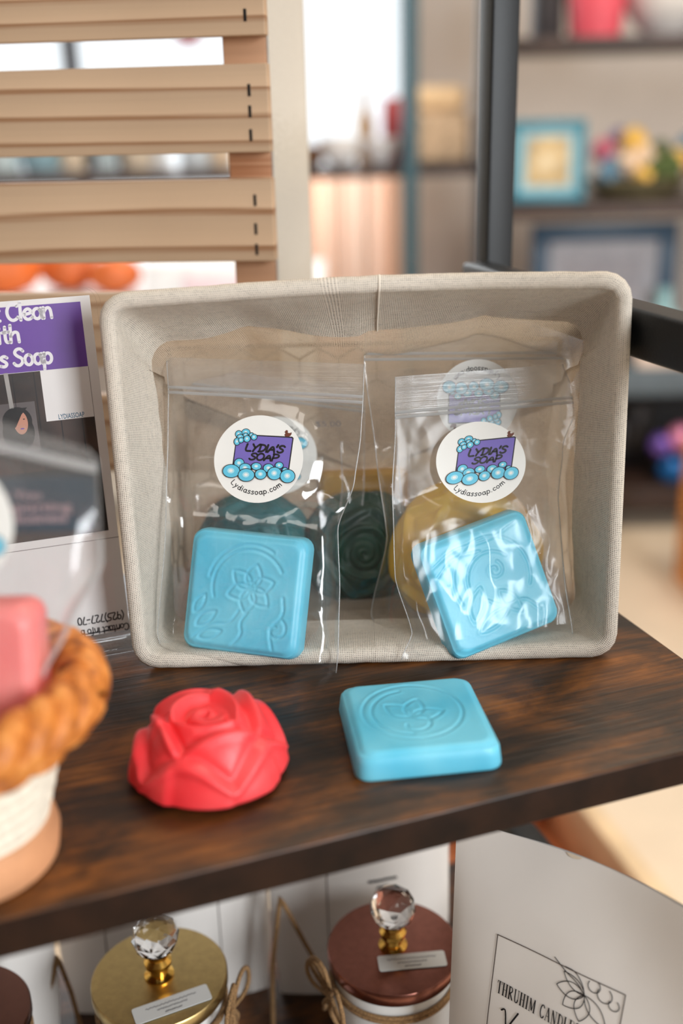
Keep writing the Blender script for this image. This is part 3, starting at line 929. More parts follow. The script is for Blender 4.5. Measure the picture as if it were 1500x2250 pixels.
# bagged bars
FL = Frame(at(543, 1303, .527), -13, 22, -2.5)
soap_bar('soap_bar', FL, HS_ * .985, TH, MBLUE, 'square sky blue soap engraved with crisp lines, in the zip bag beside the sign holder', FLORAL)
FR = Frame(at(1068, 1283, .529), 14, 22, 13.5)
soap_bar('soap_bar', FR, HS_ * .985, TH, MBLUE, 'tilted sky blue soap under shiny crumpled film, in front of the yellow soap', SWIRL, depth=.0004)

# ------------------------------------------------------------------ zip bags


class Bag:
    def __init__(s, frame, left, right, soap=None, zipb=None, wr=.0012, seed=0, flat=None, px=True, mat=None):
        """frame: the bag's middle plane. left/right: edge points bottom to top. soap: (frame, half, thick). zipb: (left px, right px) of the zip"""
        s.fr = frame
        h = (lambda p: frame.hit(*p)) if px else (lambda p: p)
        s.L = [h(p) for p in left]; s.R = [h(p) for p in right]; s.soap = soap; s.seed = seed; s.wr = wr
        s.fall = .03; s.flat = flat  # (a, b, r) where a stiff sticker holds the film flat
        s.zb = [h(p) for p in zipb] if zipb else None
        s.lb, s.lt = s.L[0][1], s.L[-1][1]; s.rb, s.rt = s.R[0][1], s.R[-1][1]

    def ab(s, u, v):
        bl = s.lb + (s.lt - s.lb) * v; br = s.rb + (s.rt - s.rb) * v
        al = lerp_list(s.L, bl); ar = lerp_list(s.R, br)
        return al + (ar - al) * u, bl + (br - bl) * u

    def thick(s, a, b, u, v):
        edge = min(1, u / .07) * min(1, (1 - u) / .07) * min(1, v / .05)
        edge = max(0, edge) ** .5
        t = .0008
        if s.soap:
            f, hf, tk = s.soap; p = s.fr.P(a, b) - f.o; x, y = abs(p.dot(f.e)) - hf, abs(p.dot(f.v)) - hf
            dd = math.hypot(max(x, 0), max(y, 0))
            t = max(t, (tk / 2 + .0016) * (1 - sstep(.003, s.fall, dd)))
            q = 1 - sstep(.0, .014, dd); t = t * (edge * (1 - q) + (.6 + .4 * edge) * q)
        else: t = max(t, .006 * edge * sstep(1, .5, v))
        return t, edge

    def wrinkle(s, a, b, side, u, v):
        q = Vector((a * 34 + s.seed, b * 22, side * 4.0 + s.seed)); w = 0
        n = noise.noise(q); w += (1 - abs(n) * 2.2) * .7
        q2 = Vector((a * 85 + 3, b * 50 + s.seed, side * 9.0)); w += (1 - abs(noise.noise(q2)) * 2.4) * .3
        k = s.wr * (.22 + .78 * sstep(.62, .30, v))
        if s.flat:
            fa, fb, r = s.flat; k *= sstep(r * .95, r * 1.25, math.hypot(a - fa, b - fb))
        return w * k

    def pt(s, u, v, side):
        a, b = s.ab(u, v); t, e = s.thick(a, b, u, v)
        off = side * (t) + s.wrinkle(a, b, side, u, v) * max(0, e) * (side if t > .004 else 1)
        if s.flat and side > 0:
            k = sstep(s.flat[2] * 1.45, s.flat[2] * 1.02, math.hypot(a - s.flat[0], b - s.flat[1])); off = off * (1 - k) + s.flatc(b) * k
        return s.fr.P(a, b, off)

    def surf(s, a, b, lift):
        """front sheet above plane point (a, b), for stickers (flat there)"""
        return s.fr.P(a, b, s.flatc(b) + .0004 + lift)

    def flatc(s, b):
        return .0022 + (.10 * max(-.03, min(.03, s.flat[1] - b)) + .0030 if s.flat else 0)

    def build(s, name, label, loc, mat=None, group=None, hdr=None):
        root = thing(name, label, 'bag', loc, 0, group)
        mb = MB()
        vz = 1.0
        if s.zb:
            vz = (s.zb[0][1] - s.lb) / (s.lt - s.lb)
        uvf = lambda u, v: s.ab(u, v)
        nu, nv = 70, 110
        mb.grid(lambda u, v: s.pt(u, v * vz, 1), nu, nv, 0, uvfn=lambda u, v: s.ab(u, v * vz))
        mb.grid(lambda u, v: s.pt(u, v * vz, -1), nu, nv, 0, uvfn=lambda u, v: s.ab(u, v * vz), flip=True)
        obj('film', mb, mat or MFILM, root, smooth=180)
        for k in (0, 1):
            ed = MB(); ed.tube([s.fr.P(*s.ab(k, j / 90.0), 0) for j in range(91)], .00034, 6)
            obj('side_weld', ed, MWELD, root, smooth=180)
        if s.zb:
            h = MB()
            for sd in (1, -1): h.grid(lambda u, v: s.pt(u, vz + (1 - vz) * v, sd * 1.0), 40, 16, 0, uvfn=lambda u, v: s.ab(u, vz + (1 - vz) * v))
            obj('header', h, hdr or MFILMZ, root, smooth=180)
            z = MB()
            for dv in (0.0, .018): z.tube([s.pt(u / 40, vz + dv, 1) for u in range(41)], .0009, 6)
            obj('zip_track', z, MZIP, root)
        s.root = root
        return root

    def sticker(s, cx, cy, rx, ry, rot=0.0, skew=0.0, mb=None):
        a0, b0 = s.fr.hit(cx, cy); s.c = (a0, b0)
        fn = lambda x, y, l: s.surf(a0 + x, b0 + y, .00004 + l * .00003)
        return obj('sticker', logo_sticker(fn, rx, ry, rot, skew), PRINTMATS, s.root, smooth=30)


# back row first -------------------------------------------------------------
def offs(fr_, c):
    f = Frame(fr_.o + fr_.n * c); f.e, f.v, f.n = fr_.e, fr_.v, fr_.n; return f


# green rose, standing on its edge behind the two front bags
def facing(loc, yaw, lean):
    f = Frame(loc, yaw, lean); return f.M()


GR = Frame(at(796, 1212, .597), 6, 13)
rose_soap('rose_soap', GR.M() @ Matrix.Translation((0, 0, -.012)), .0345, .022, MGREEN, 'dark green rose soap standing between the two blue bagged soaps', 5, 6, .8, .5)
YR = Frame(at(1030, 1222, .571), 4, 15)
rose_soap('rose_soap', YR.M() @ Matrix.Translation((0, 0, -.014)), .0420, .022, MYEL, 'bright yellow rose soap behind the tilted blue soap', 4, 6, .8, 1.5)
TR_ = Frame(at(556, 1215, .597), -4, 15)
rose_soap('rose_soap', TR_.M() @ Matrix.Translation((0, 0, -.012)), .0345, .02, MTEAL, 'deep teal rose soap showing dimly behind the upright blue soap', 4, 6, .8, 2.5)
MU = Frame(at(800, 1128, .620), 3, 12)
soap_bar('soap_bar', MU, .028, .012, MMUST, 'mustard yellow soap bar peeping over the dark green rose', None)

# bag with the yellow soap, behind the right-hand front bag
FA = Frame(at(1030, 1222, .567), 3, 14)
bagA = Bag(FA, [(838, 1400), (815, 1350), (850, 1180), (826, 1000), (800, 800), (803, 702)], [(1262, 1360), (1262, 1250), (1262, 1000), (1262, 850), (1250, 760), (1240, 705)], (YR, .041, .024), ((803, 790), (1246, 786)), .0016, 11, px=True)
bagA.build('zip_bag', 'clear zip bag holding the yellow rose soap, its round sticker upside down', FA.P(0, -.04), mat=MFILM)
bagA.sticker(1047, 880, .0232, .0232, PI)
# bag with the teal soap, behind the left-hand front bag
FB_ = Frame(at(590, 1150, .602), -3, 13)
bagB = Bag(FB_, [(420, 1370), (410, 1250), (405, 1050), (402, 880), (400, 800)], [(775, 1370), (790, 1200), (800, 1050), (800, 960), (800, 860)], (TR_, .034, .02), ((401, 850), (800, 905)), .0012, 23)
bagB.build('zip_bag', 'clear zip bag printed with a price, hidden behind the bag with the upright blue soap', FB_.P(0, -.05))
bagB.sticker(612, 1000, .0232, .0232, PI)
pp = Print(lambda x, y, l: bagB.surf(x, y, .0002 + l * .00004))
ax, bx = bagB.fr.hit(694, 937); pp.font('$5.00', ax, bx, .0034, 0, 0, width=.0150)
obj('price_print', pp.mb, [MGREYINK], bagB.root, smooth=None)
# bag with the green soap
FG = Frame(at(800, 1190, .591), 4, 13)
bagG = Bag(FG, [(742, 1330), (738, 1200), (752, 1060), (748, 970)], [(905, 1330), (892, 1200), (880, 1080), (872, 975)], (GR, .034, .022), None, .0012, 31)
bagG.build('zip_bag', 'narrow clear bag wrapped round the dark green rose soap', FG.P(0, -.04))

# left front bag
BLF = offs(FL, .0002)
BLF2 = Frame(FL.o, -11, 22, 0)
bagL = Bag(BLF2, [(352, 1425), (346, 1385), (362, 1200), (368, 1000), (370, 870), (366, 785)], [(736, 1500), (742, 1440), (746, 1300), (742, 1160), (778, 1060), (792, 960), (797, 880), (800, 800)], (FL, HS_, TH + .001), ((369, 862), (797, 884)), .0015, 5, flat=None)
a0, b0 = BLF2.hit(573, 1012); bagL.flat = (a0, b0, .026)
bagL.build('zip_bag', 'clear zip bag with the upright blue soap, front bag nearest the sign holder', BLF2.P(0, -.036))
bagL.sticker(573, 1010, .0247, .0238, -.02)
# right front bag
BRF = Frame(FR.o, 11, 22, 0)
bagR = Bag(BRF, [(882, 1450), (905, 1390), (868, 1270), (862, 1100), (868, 920), (868, 828)], [(1258, 1395), (1240, 1280), (1226, 1100), (1236, 980), (1270, 885), (1236, 800)], (FR, HS_, TH + .001), ((866, 918), (1262, 882)), .0022, 17)
a0, b0 = BRF.hit(1050, 1018); bagR.flat = (a0, b0, .026)
bagR.build('zip_bag', 'clear crumpled zip bag with the tilted blue soap', BRF.P(0, -.038), mat=MFILMR, hdr=MFILMZ2)
bagR.sticker(1050, 1017, .0252, .0222, .02, .22)

# ------------------------------------------------------------------ the sign holder and its brochure
SGN = Frame((-.1216, .5440, 0.0), 19, 8)
hb = thing('sign_holder', 'clear acrylic sign holder standing between the wicker pot and the basket', 'sign holder', SGN.P(-.055, 0), math.radians(19))
wd_ = .112; ht = .199


def acr(c0, c1, w0=-wd_, w1=.003, h0=.004, h1=ht):
    mbx = MB(); out = rrect(w0, h0, w1, h1, .008); M = SGN.M() @ Matrix.Translation((0, 0, c0)); return mbx.prism(out, c1 - c0, M)


obj('front_panel', acr(.0012, .0027), MACR, hb, smooth=30)
obj('back_panel', acr(-.0030, -.0012, -wd_, .0055), MACR, hb, smooth=30)
hbM = Matrix.Translation(SGN.o) @ Matrix.Rotation(math.radians(19), 4, 'Z')
obj('base', MB().box((-wd_, -.012, 0), (.004, .045, .004), 0, .001, hbM), MACR, hb)
# brochure (right edge at a = 0)
sg = lambda x, y: SGN.hit(x, y)
BW = .100
bp = Print(lambda x, y, l: SGN.P(x, y, .0002 + l * .00006))
bp.rect(-BW, .008, 0, .1945, 0, 0, 1, 1)
bmats = [MCARD, MPURP, MTXT, plain('dark_plank_photo', (40, 28, 23), 0.35, var=0.5, scale=60), MTEALINK, MINK, plain('photo_black', (10, 9, 10), .35), plain('photo_hair', (18, 14, 14), .35), plain('photo_skin', (188, 132, 110), .35, var=.05), plain('photo_grey', (92, 84, 84), .35, var=.1), plain('photo_post', (150, 146, 142), .35)]
q = sg
x_r = q(183, 740)[0]; yt = q(183, 662)[1]; yb_ = q(195, 804)[1]
bp.rect(-BW + .004, yb_, -.0052, yt, 1, 1)
for txt, (px_, py_), wpx in (('t Clean', (-14, 710), 132), ('ith', (-3, 757), 50), ("'s Soap", (-6, 810), 124)):
    A = q(px_, py_ - 2); B = q(px_ + wpx, py_ - .07 * wpx)
    bp.hand(txt, A[0], A[1], .0088, 2, 2, .19, .03, width=B[0] - A[0])
yphoto = q(250, 1163)[1]
bp.rect(-BW + .004, yphoto, -.0050, yb_ - .0002, 3, 1)
dark_top = q(215, 1020)[1]
bp.rect(-BW + .004, yphoto, -.0050, dark_top, 6, 2)
for k in range(7):
    x = -.012 - k * .011; bp.rect(x, dark_top, x + .0006, yb_ - .0004, 6, 2)
P0 = q(12, 820); P1 = q(26, 898); bp.stroke([P0, P1], .0022, 10, 3, caps=False)
bp.rect(-BW + .004, q(0, 1000)[1], q(78, 900)[0], q(40, 885)[1], 9, 2)
# the portrait: hair, face
hc = q(38, 926); bp.disc(hc[0], hc[1], .0076, .0076, 7, 3); bp.disc(hc[0], hc[1] - .006, .0082, .0100, 7, 3.2)
fc = q(45, 924); bp.disc(fc[0], fc[1] - .0012, .0036, .0062, 8, 4)
bp.poly([(fc[0] - .0045, fc[1] + .0066), (fc[0] + .0042, fc[1] + .0066), (fc[0] + .0008, fc[1] + .0030), (fc[0] - .0026, fc[1] - .0030), (fc[0] - .0048, fc[1] - .0050)], 7, 5)
for ex in (-.0010, .0018): bp.disc(fc[0] + ex, fc[1] + .0006, .0005, .0003, 7, 5, 10)
bp.disc(fc[0] + .0004, fc[1] - .0044, .0011, .0004, 1, 5, 10)
# white panel with the account name
A = q(90, 815); B = q(212, 914); C = q(104, 926)
bp.rect(C[0] - .0004, C[1], -.0052, yb_ - .0002, 0, 3)
A = q(129, 921); B = q(186, 917); bp.font('LYDIASSOAP', A[0], A[1], .0027, 4, 4, width=B[0] - A[0], bold=.012)
# fold line
yf = q(240, 1182)[1]; bp.stroke([(-BW, yf), (0, yf)], .0003, 9, 2, caps=False)
# contact lines printed upside down
A = q(271, 1344); B = q(168, 1360)
bp.hand('(925)727-70', A[0], A[1] + .0006, .0046, 5, 2, .15, width=A[0] - B[0], rot180=True)
A = q(282, 1370); B = q(176, 1386)
bp.hand('Contact info b', A[0], A[1] + .0006, .0040, 5, 2, .15, width=A[0] - B[0], rot180=True)
A = q(170, 1397); B = q(262, 1381); bp.stroke([A, B], .0006, 5, 2)
A = q(170, 1374); B = q(262, 1359)
for k in range(12): bp.stroke([(A[0] + (B[0] - A[0]) * k / 12, A[1] + (B[1] - A[1]) * k / 12), (A[0] + (B[0] - A[0]) * (k + .7) / 12, A[1] + (B[1] - A[1]) * (k + .7) / 12)], .00025, 5, 2, caps=False)
# card back so that the brochure has a body
bp.mb.box((-BW, .008, -.0004), (0, .1945, .0001), 0, 0, SGN.M())
single('brochure', bp.mb, bmats, 'purple headed brochure with a portrait photo inside the acrylic holder', 'brochure', SGN.P(-BW / 2, .008), smooth=None)

# ------------------------------------------------------------------ the wicker pot in front, its bag, card and pink soap
WC = Vector((-.1535, .3585, 0))
wp = thing('wicker_pot', 'small white pot with an orange braided wicker rim at the end of the shelf', 'pot', WC)
body = MB(); prof = []
for k in range(25):
    t = k / 24; prof.append((.0300 + .0145 * t + .0006 * math.sin(t * 50), .010 + .052 * t))
prof += [(.0425, .062), (.040, .060), (.030, .016), (0, .014)]
body.lathe(prof, 64, 0, Matrix.Translation(WC))
obj('body', body, MPOT, wp)
obj('base', MB().lathe([(.030, 0), (.0345, .001), (.0358, .010), (.0340, .0185), (.0312, .0195), (.030, .012)], 64, 0, Matrix.Translation(WC)), MTAN, wp)
rim = MB(); 
for st in range(3):
    pts = []
    for i in range(160):
        a = 2 * PI * i / 160; w = a * 9 + st * 2 * PI / 3
        r = .0510 + .0052 * math.cos(w); z = .072 + .0062 * math.sin(w) + .0025 * math.sin(a * 1 + 2.2); pts.append(WC + Vector((r * math.cos(a), r * math.sin(a), z)))
    rim.tube(pts, .0064, 8, closed=True)
obj('rim', rim, MWICK, wp, smooth=180)
lo_ = MB()
for st in range(2):
    pts = []
    for i in range(140):
        a = 2 * PI * i / 140; w = a * 9 + st * PI
        pts.append(WC + Vector(((.047 + .002 * math.cos(w)) * math.cos(a), (.047 + .002 * math.cos(w)) * math.sin(a), .061 + .003 * math.sin(w))))
    lo_.tube(pts, .0034, 8, closed=True)
obj('under_rim', lo_, MWICK, wp, smooth=180)
PF = Frame((-.1450, .3525, .0705), 0, 8)
PKF = Frame((-.1475, .356, .0790), 0, 12)
soap_bar('soap_bar', PKF, .0330, .020, MPINK, 'pink soap standing in a clear bag in the wicker pot', None)
FW_ = Frame((-.1450, .3545, .0705), 0, 8)
_c = FW_.hit(190, 985); _d = FW_.hit(0, 925); TL_ = _d[1] + (_d[1] - _c[1]) / (_c[0] - _d[0]) * (_d[0] + .050)
bagW = Bag(FW_, [(-.036, -.040), (-.046, -.01), (-.052, .03), (-.052, .1), (-.050, TL_)], [FW_.hit(95, 1485), FW_.hit(150, 1370), FW_.hit(222, 1235), FW_.hit(216, 1100), FW_.hit(212, 1012), FW_.hit(190, 985)], (PKF, .034, .021), None, .0015, 41, px=False)
bagW.fall = .055; bagW.zb = [(-.05, TL_ - .017), (0, .1)]
bagW.build('zip_bag', 'clear zip bag with pink soap standing in the wicker pot', FW_.P(0, -.035), mat=MFILMF)
lb = MB(); lb.tube([bagW.fr.P(*bagW.ab(1, j / 90 * .62), .001) for j in range(91)], .0011, 6)
obj('bottom_weld', lb, film('bright_weld_film', .6, 1.4, rough=.2), bagW.root, smooth=180)
bagW.flat = (-.03, .05, .03)
a0, b0 = FW_.hit(-95, 1130)
wfn = lambda x, y, l: FW_.P(a0 + x, b0 + y, .013 + l * .00003)
obj('sticker', logo_sticker(wfn, .0245, .0245, 0), PRINTMATS, bagW.root, smooth=30)
TC = offs(FW_, -.0045)
tp_ = Print(lambda x, y, l: TC.P(x, y, l * .0001)); A = TC.hit(-60, 1052); B = TC.hit(214, 1166)
tp_.mb.box((A[0], B[1], -.0006), (B[0], A[1], -.0001), 0, 0, TC.M())
for t, (x0, y0), w_ in (('Thank You', (-70, 1100), 160), ('for supporting', (-92, 1128), 250), ('my small business', (-95, 1152), 244)):
    a, b = TC.hit(x0, y0); a2, _ = TC.hit(x0 + w_, y0); tp_.font(t, a, b, .0034, 1, 1, width=a2 - a, bold=.01)
single('thank_you_card', tp_.mb, [plain('slate_card', (44, 62, 76), .5, var=.04), plain('pink_print', (190, 160, 164), .5, var=.02)], 'slate blue thank you card inside the bag in the wicker pot', 'card', TC.P(0, B[1]), smooth=None)

# ------------------------------------------------------------------ the lower board: candles and pouches
JH = .100


def bow(c, n, size, seed):
    """twine bow: two loops and two tails in the plane facing n"""
    n = Vector(n).normalized(); e = Vector((0, 0, 1)).cross(n).normalized() * -1; v = Vector((0, 0, 1)); out = []
    for sg_, an in ((1, 20), (-1, 160), (1, 55)):
        a = math.radians(an); pts = []
        for i in range(25):
            t = i / 24 * PI; r = size * math.sin(t); w = size * .42 * math.sin(2 * t)
            x = r * math.cos(a) - w * math.sin(a); y = r * math.sin(a) + w * math.cos(a); pts.append(c + e * x + v * y + n * (.003 + .004 * math.sin(t)))
        out.append(pts)
    for an in (-60, -115):
        a = math.radians(an); out.append([c + e * (size * 1.1 * t * math.cos(a)) + v * (size * 1.1 * t * math.sin(a)) + n * (.003 + .002 * math.sin(t * 5)) for t in [i / 10 for i in range(11)]])
    return out


def candle(loc, lidmat, label, lab_ang, lab_c, bow_ang, lab_w=.043):
    root = thing('candle_jar', label, 'candle', loc, 0, 'lidded candles on the lower board')
    x, y, z = loc
    M = Matrix.Translation(loc)
    obj('jar', MB().lathe([(0, 0), (.0345, 0), (.0365, .002), (.0370, .006), (.0370, JH - .010), (.0355, JH - .008), (.034, JH - .006), (0, JH - .006)], 64, 0, M), MJAR, root)
    ld = obj('lid', MB().lathe([(.0375, JH - .009), (.0400, JH - .0085), (.0405, JH - .007), (.0405, JH - .001), (.0398, JH), (0.001, JH + .0002), (0, JH + .0002)], 72, 0, M), lidmat, root)
    kb = obj('knob_stem', MB().lathe([(.0085, JH), (.0088, JH + .0012), (.0055, JH + .003), (.0050, JH + .0055), (.0078, JH + .0085), (.0082, JH + .0115), (.0060, JH + .0140), (.0064, JH + .0165), (0, JH + .0175)], 32, 0, M), MGOLD, ld)
    b = MB(); bb = bmesh.new(); bmesh.ops.create_icosphere(bb, subdivisions=2, radius=.0142)
    for vv in bb.verts: vv.co.z *= .92
    b.bm(bb, 0, Matrix.Translation((x, y, z + JH + .0292))); obj('knob_crystal', b, MCRYS, ld, smooth=None, label='faceted clear crystal ball of the knob')
    a = lab_ang; lf_ = Matrix.Translation((lab_c[0], lab_c[1], z + JH + .0004)) @ Matrix.Rotation(a, 4, 'Z')
    pr = Print(lambda X, Y, l: lf_ @ Vector((X, Y, .0004 + l * .00005)))
    pr.mb.prism(rrect(-lab_w / 2, -.0062, lab_w / 2, .0062, .0016), .0004, lf_)
    for k, (w_, yy) in enumerate(((.030, .0022), (.018, -.0008), (.010, -.0038))):
        pts = [(-w_ / 2 + w_ * i / 40, yy + .0005 * math.sin(i * 2.1 + k) * (1 if i % 5 else 0)) for i in range(41)]; pr.stroke(pts, .0006, 1, 1, caps=False)
    obj('price_label', pr.mb, [MPAPER, MGREYINK], root, smooth=30)
    tw = MB()
    for dz in (0, .003): tw.tube([Vector((x + .0385 * math.cos(t), y + .0385 * math.sin(t), z + JH - .022 + dz)) for t in [2 * PI * i / 60 for i in range(60)]], .0014, 7, closed=True)
    ca = Vector((x + .041 * math.cos(bow_ang), y + .041 * math.sin(bow_ang), z + JH - .018))
    for p in bow(ca, (math.cos(bow_ang), math.sin(bow_ang), 0), .024, 1): tw.tube(p, .0014, 7)
    obj('twine', tw, MTWINE, root, smooth=180)
    return root


g0 = onz(350, 2142, LZ + JH); c0 = onz(863, 2077, LZ + JH); d0 = onz(-92, 2232, LZ + JH)
lg = onz(378, 2208, LZ + JH); lc = onz(905, 2113, LZ + JH)
candle((g0.x, g0.y, LZ), MCOAT, 'candle jar with a brass gold lid and a crystal knob', math.radians(24), (lg.x, lg.y), math.radians(-12), .045)
candle((c0.x, c0.y, LZ), MCOPPER, 'candle jar with a copper lid and a crystal knob, beside the big pouch', math.radians(5), (lc.x, lc.y), math.radians(-152), .041)
candle((d0.x, d0.y, LZ), MBRONZE, 'candle jar with a dark bronze lid, below the wicker pot', math.radians(10), (d0.x - .01, d0.y - .02), math.radians(-100), .03)


def pouch(name, fr_, w, h, label, prints=None, bulge=.022, group=None, bow_=0.0, wr=.002, hole=True, th=.004):
    root = thing(name, label, 'pouch', fr_.P(w / 2, 0), 0, group)

    def z(u, v): return bulge * math.sin(PI * u) ** .7 * (math.sin(PI * min(1, .14 + v * .86)) ** .8 if v < .999 else 0) * (1 - .5 * v)
    def mid(u, v): return -bow_ * math.sin(PI * u) * sstep(.3, 1, v)
    def f(u, v, sd):
        n = noise.noise(Vector((u * 3 + sd, v * 4, 2.0 + w * 50))) * wr * math.sin(PI * u)
        ins = .004 * sstep(.2, 0, v); uu = ins / w + u * (1 - 2 * ins / w)
        cr = .008 * max(0, sstep(.06, 0, min(u, 1 - u))) * sstep(.95, 1, v)
        return fr_.P(uu * w, v * h - cr, mid(u, v) + sd * (z(u, v) + th * .1) + n)
    mb = MB(); mb.grid(lambda u, v: f(u, v, 1), 40, 50); mb.grid(lambda u, v: f(u, v, -1), 40, 50, flip=True)
    mb.grid(lambda u, v: f(u, 0, -1).lerp(f(u, 0, 1), v), 40, 4)
    obj('body', mb, MPOUCH, root, smooth=180)
    surf = lambda x, y, l: f(min(1, max(0, x / w)), min(1, max(0, y / h)), 1) + fr_.n * (.0003 + l * .00008)
    pr = Print(surf)
    if prints:
        prints(pr, fr_); obj('print', pr.mb, [MINK, MPLINE, MFLOOR], root, smooth=None)
    return root, f


# big pouch at the right, turned to the left
PQ = Frame((.0507, .4536, LZ), -38.6, 2)
PWD, PHT = .150, .236


def serif_line(p, txt, x, y, h, width, mi, layer):
    """condensed serif capitals: thick stems, hairlines and short serifs"""
    TK, TN = .15, .055
    st = lambda xx, y0=0, y1=1: [([(xx, y0), (xx, y1)], TK), ([(xx - .14, y0), (xx + .14, y0)], TN), ([(xx - .14, y1), (xx + .14, y1)], TN)]
    g = {'T': (.60, st(.28)[:2] + [([(.02, .98), (.54, .98)], TN), ([(.03, .98), (.0, .78)], TN), ([(.53, .98), (.56, .78)], TN)]),
         'H': (.70, st(.12) + st(.52) + [([(.12, .5), (.52, .5)], TN)]), 'R': (.66, st(.12) + [(arc(.2, .76, .28, .24, 90, -90, 10), .11), ([(.22, .52), (.56, .0)], TK)]),
         'U': (.68, [([(.12, 1), (.12, .3), (.2, .05), (.34, .0), (.48, .08), (.52, .3)], .12), ([(.52, .3), (.52, 1)], TN), ([(0, 1), (.24, 1)], TN), ([(.4, 1), (.64, 1)], TN)]),
         'I': (.34, st(.15)), 'M': (.86, [([(.1, 0), (.12, 1)], TN), ([(.12, 1), (.38, .1)], TK), ([(.38, .1), (.66, 1)], TN)] + st(.68)[:2] + [([(0, 0), (.22, 0)], TN)]),
         'C': (.62, [([(.54, .8), (.46, .96), (.3, 1), (.14, .85), (.07, .5), (.14, .15), (.3, 0), (.46, .04), (.55, .22)], .12)]),
         'A': (.66, [([(.06, 0), (.3, 1)], TN), ([(.3, 1), (.54, 0)], TK), ([(.14, .34), (.44, .34)], TN), ([(-.02, 0), (.16, 0)], TN), ([(.42, 0), (.66, 0)], TN)]),
         'N': (.72, [([(.1, 0), (.1, 1)], TN), ([(.1, 1), (.54, 0)], TK), ([(.54, 0), (.54, 1)], TN), ([(0, 0), (.22, 0)], TN), ([(.42, 1), (.66, 1)], TN)]),
         'D': (.66, st(.12) + [([(.14, .98), (.36, .95), (.54, .75), (.56, .45), (.5, .15), (.34, .03), (.14, .02)], .1)]), 'L': (.56, st(.12) + [([(.12, .02), (.5, .02), (.52, .24)], TN)]),
         'E': (.58, st(.12) + [([(.12, .98), (.48, .98), (.5, .8)], TN), ([(.12, .52), (.38, .52)], TN), ([(.12, .02), (.5, .02), (.53, .24)], TN)]),
         'S': (.54, [([(.44, .8), (.36, .97), (.2, .98), (.08, .84), (.12, .64), (.34, .46), (.46, .28), (.4, .06), (.22, 0), (.08, .06), (.03, .24)], .11)]), ' ': (.36, [])}
    tot = sum(g[c][0] + .08 for c in txt); kx = width / tot; cx = 0
    for c in txt:
        adv, sts = g[c]
        for pts, w in sts: p.stroke([(x + (cx + a) * kx, y + b * h) for a, b in (chaikin(pts) if len(pts) > 4 else pts)], w * kx * 1.1, mi, layer, caps=False)
        cx += adv + .08


def big_print(p, fr_):
    # frame line: corner seen at (1093, 2043), right corner at (1372, 2190)
    A = fr_.hit(1093, 2043); B = fr_.hit(1372, 2190); top = (A[1] + B[1]) / 2 - .001
    x0, x1 = A[0] + .0005, B[0]
    p.stroke([(x0, .03 + (top - .03) * i / 40) for i in range(41)], .00055, 1, 1); p.stroke([(x0 + (x1 - x0) * i / 16, top) for i in range(17)], .00055, 1, 1); p.stroke([(x1, .03 + (top - .03) * i / 40) for i in range(41)], .00055, 1, 1)
    wdt = x1 - x0; L = p.font
    tA = fr_.hit(1101, 2166); tB = fr_.hit(1258, 2252); tw_ = (tB[0] - tA[0]) * 15 / 13; yt_ = (tA[1] + tB[1]) / 2
    serif_line(p, 'THRUHIM CANDLES', tA[0], yt_, .0072, tw_, 0, 1)
    # script word, drawn by pen
    bx, by, k = fr_.hit(1112, 2240)[0], yt_ - .020, .0130
    V = [[(0, .9), (.15, 1.05), (.22, .8), (.3, .1), (.45, .5), (.75, 1.15)], [(.95, .4), (.75, .5), (.68, .2), (.8, .02), (.98, .4), (.98, .05), (1.1, .1)],
         [(1.1, .45), (1.14, .02), (1.25, .42), (1.38, .4), (1.4, .05), (1.52, .1)], [(1.55, .45), (1.56, .08), (1.68, .1)], [(1.68, .1), (1.9, 1.05), (1.8, 1.1), (1.76, .1), (1.9, .06)], [(1.9, .1), (2.12, 1.05), (2.02, 1.1), (1.98, .1), (2.12, .06)],
         [(2.4, .4), (2.2, .5), (2.14, .2), (2.26, .02), (2.44, .4), (2.44, .05), (2.6, .1)]]
    for s_ in V: p.stroke([(bx + a * k, by + b * k) for a, b in chaikin(s_)], .0009, 0, 1)
    bx, by = bx + 0, by
    # line-drawn flower in the corner
    fc_ = (x1 - .0195, top - .0095); sc = .0158
    for an, l, w_ in ((150, .9, .2), (185, .95, .3), (225, .9, .3), (268, .9, .3), (318, 1.1, .24)):
        p.stroke([(fc_[0] + a * sc, fc_[1] + b * sc) for a, b in petal_line(0, 0, an, l, w_)], .00045, 0, 1)
    for cx_, cy_, r_ in ((.62, .28, .24), (.95, .10, .17), (.25, .42, .2)): p.stroke([(fc_[0] + a * sc, fc_[1] + b * sc) for a, b in spiral(cx_, cy_, r_, r_, 150, 420, 20)], .00045, 0, 1)
    p.stroke([(fc_[0] + a * sc, fc_[1] + b * sc) for a, b in chaikin([(-1.15, .75), (-.7, .45), (-.3, .3), (0, 0)])], .00045, 0, 1)
    p.stroke([(fc_[0] + a * sc, fc_[1] + b * sc) for a, b in chaikin([(-.75, .62), (-.4, .62), (-.1, .3), (0, 0)])], .00045, 0, 1)
    # the seal band and the hang hole
    hA = fr_.hit(1240, 1893); p.disc(hA[0], hA[1] - .002, .0042, .0026, 2, 1, 24)


pouch('candle_pouch', PQ, PWD, PHT, 'large white pouch printed with a flower and frame, below the end of the shelf', big_print, .017, None, .012)


def back_print(cx0, wline):
    def g(p, fr_):
        for x in wline: p.stroke([(x, .02 + .18 * i / 20) for i in range(21)], .0006, 1, 1, caps=False)
        for k, (w_, yy) in enumerate(((.020, .0), (.008, -.0055))):
            pts = [(cx0[0] - w_ / 2 + w_ * i / 60, cx0[1] + yy + .0007 * math.sin(i * 1.9 + k) * (1 if i % 6 else .2)) for i in range(61)]; p.stroke(pts, .0016, 0, 1, caps=False)
    return g


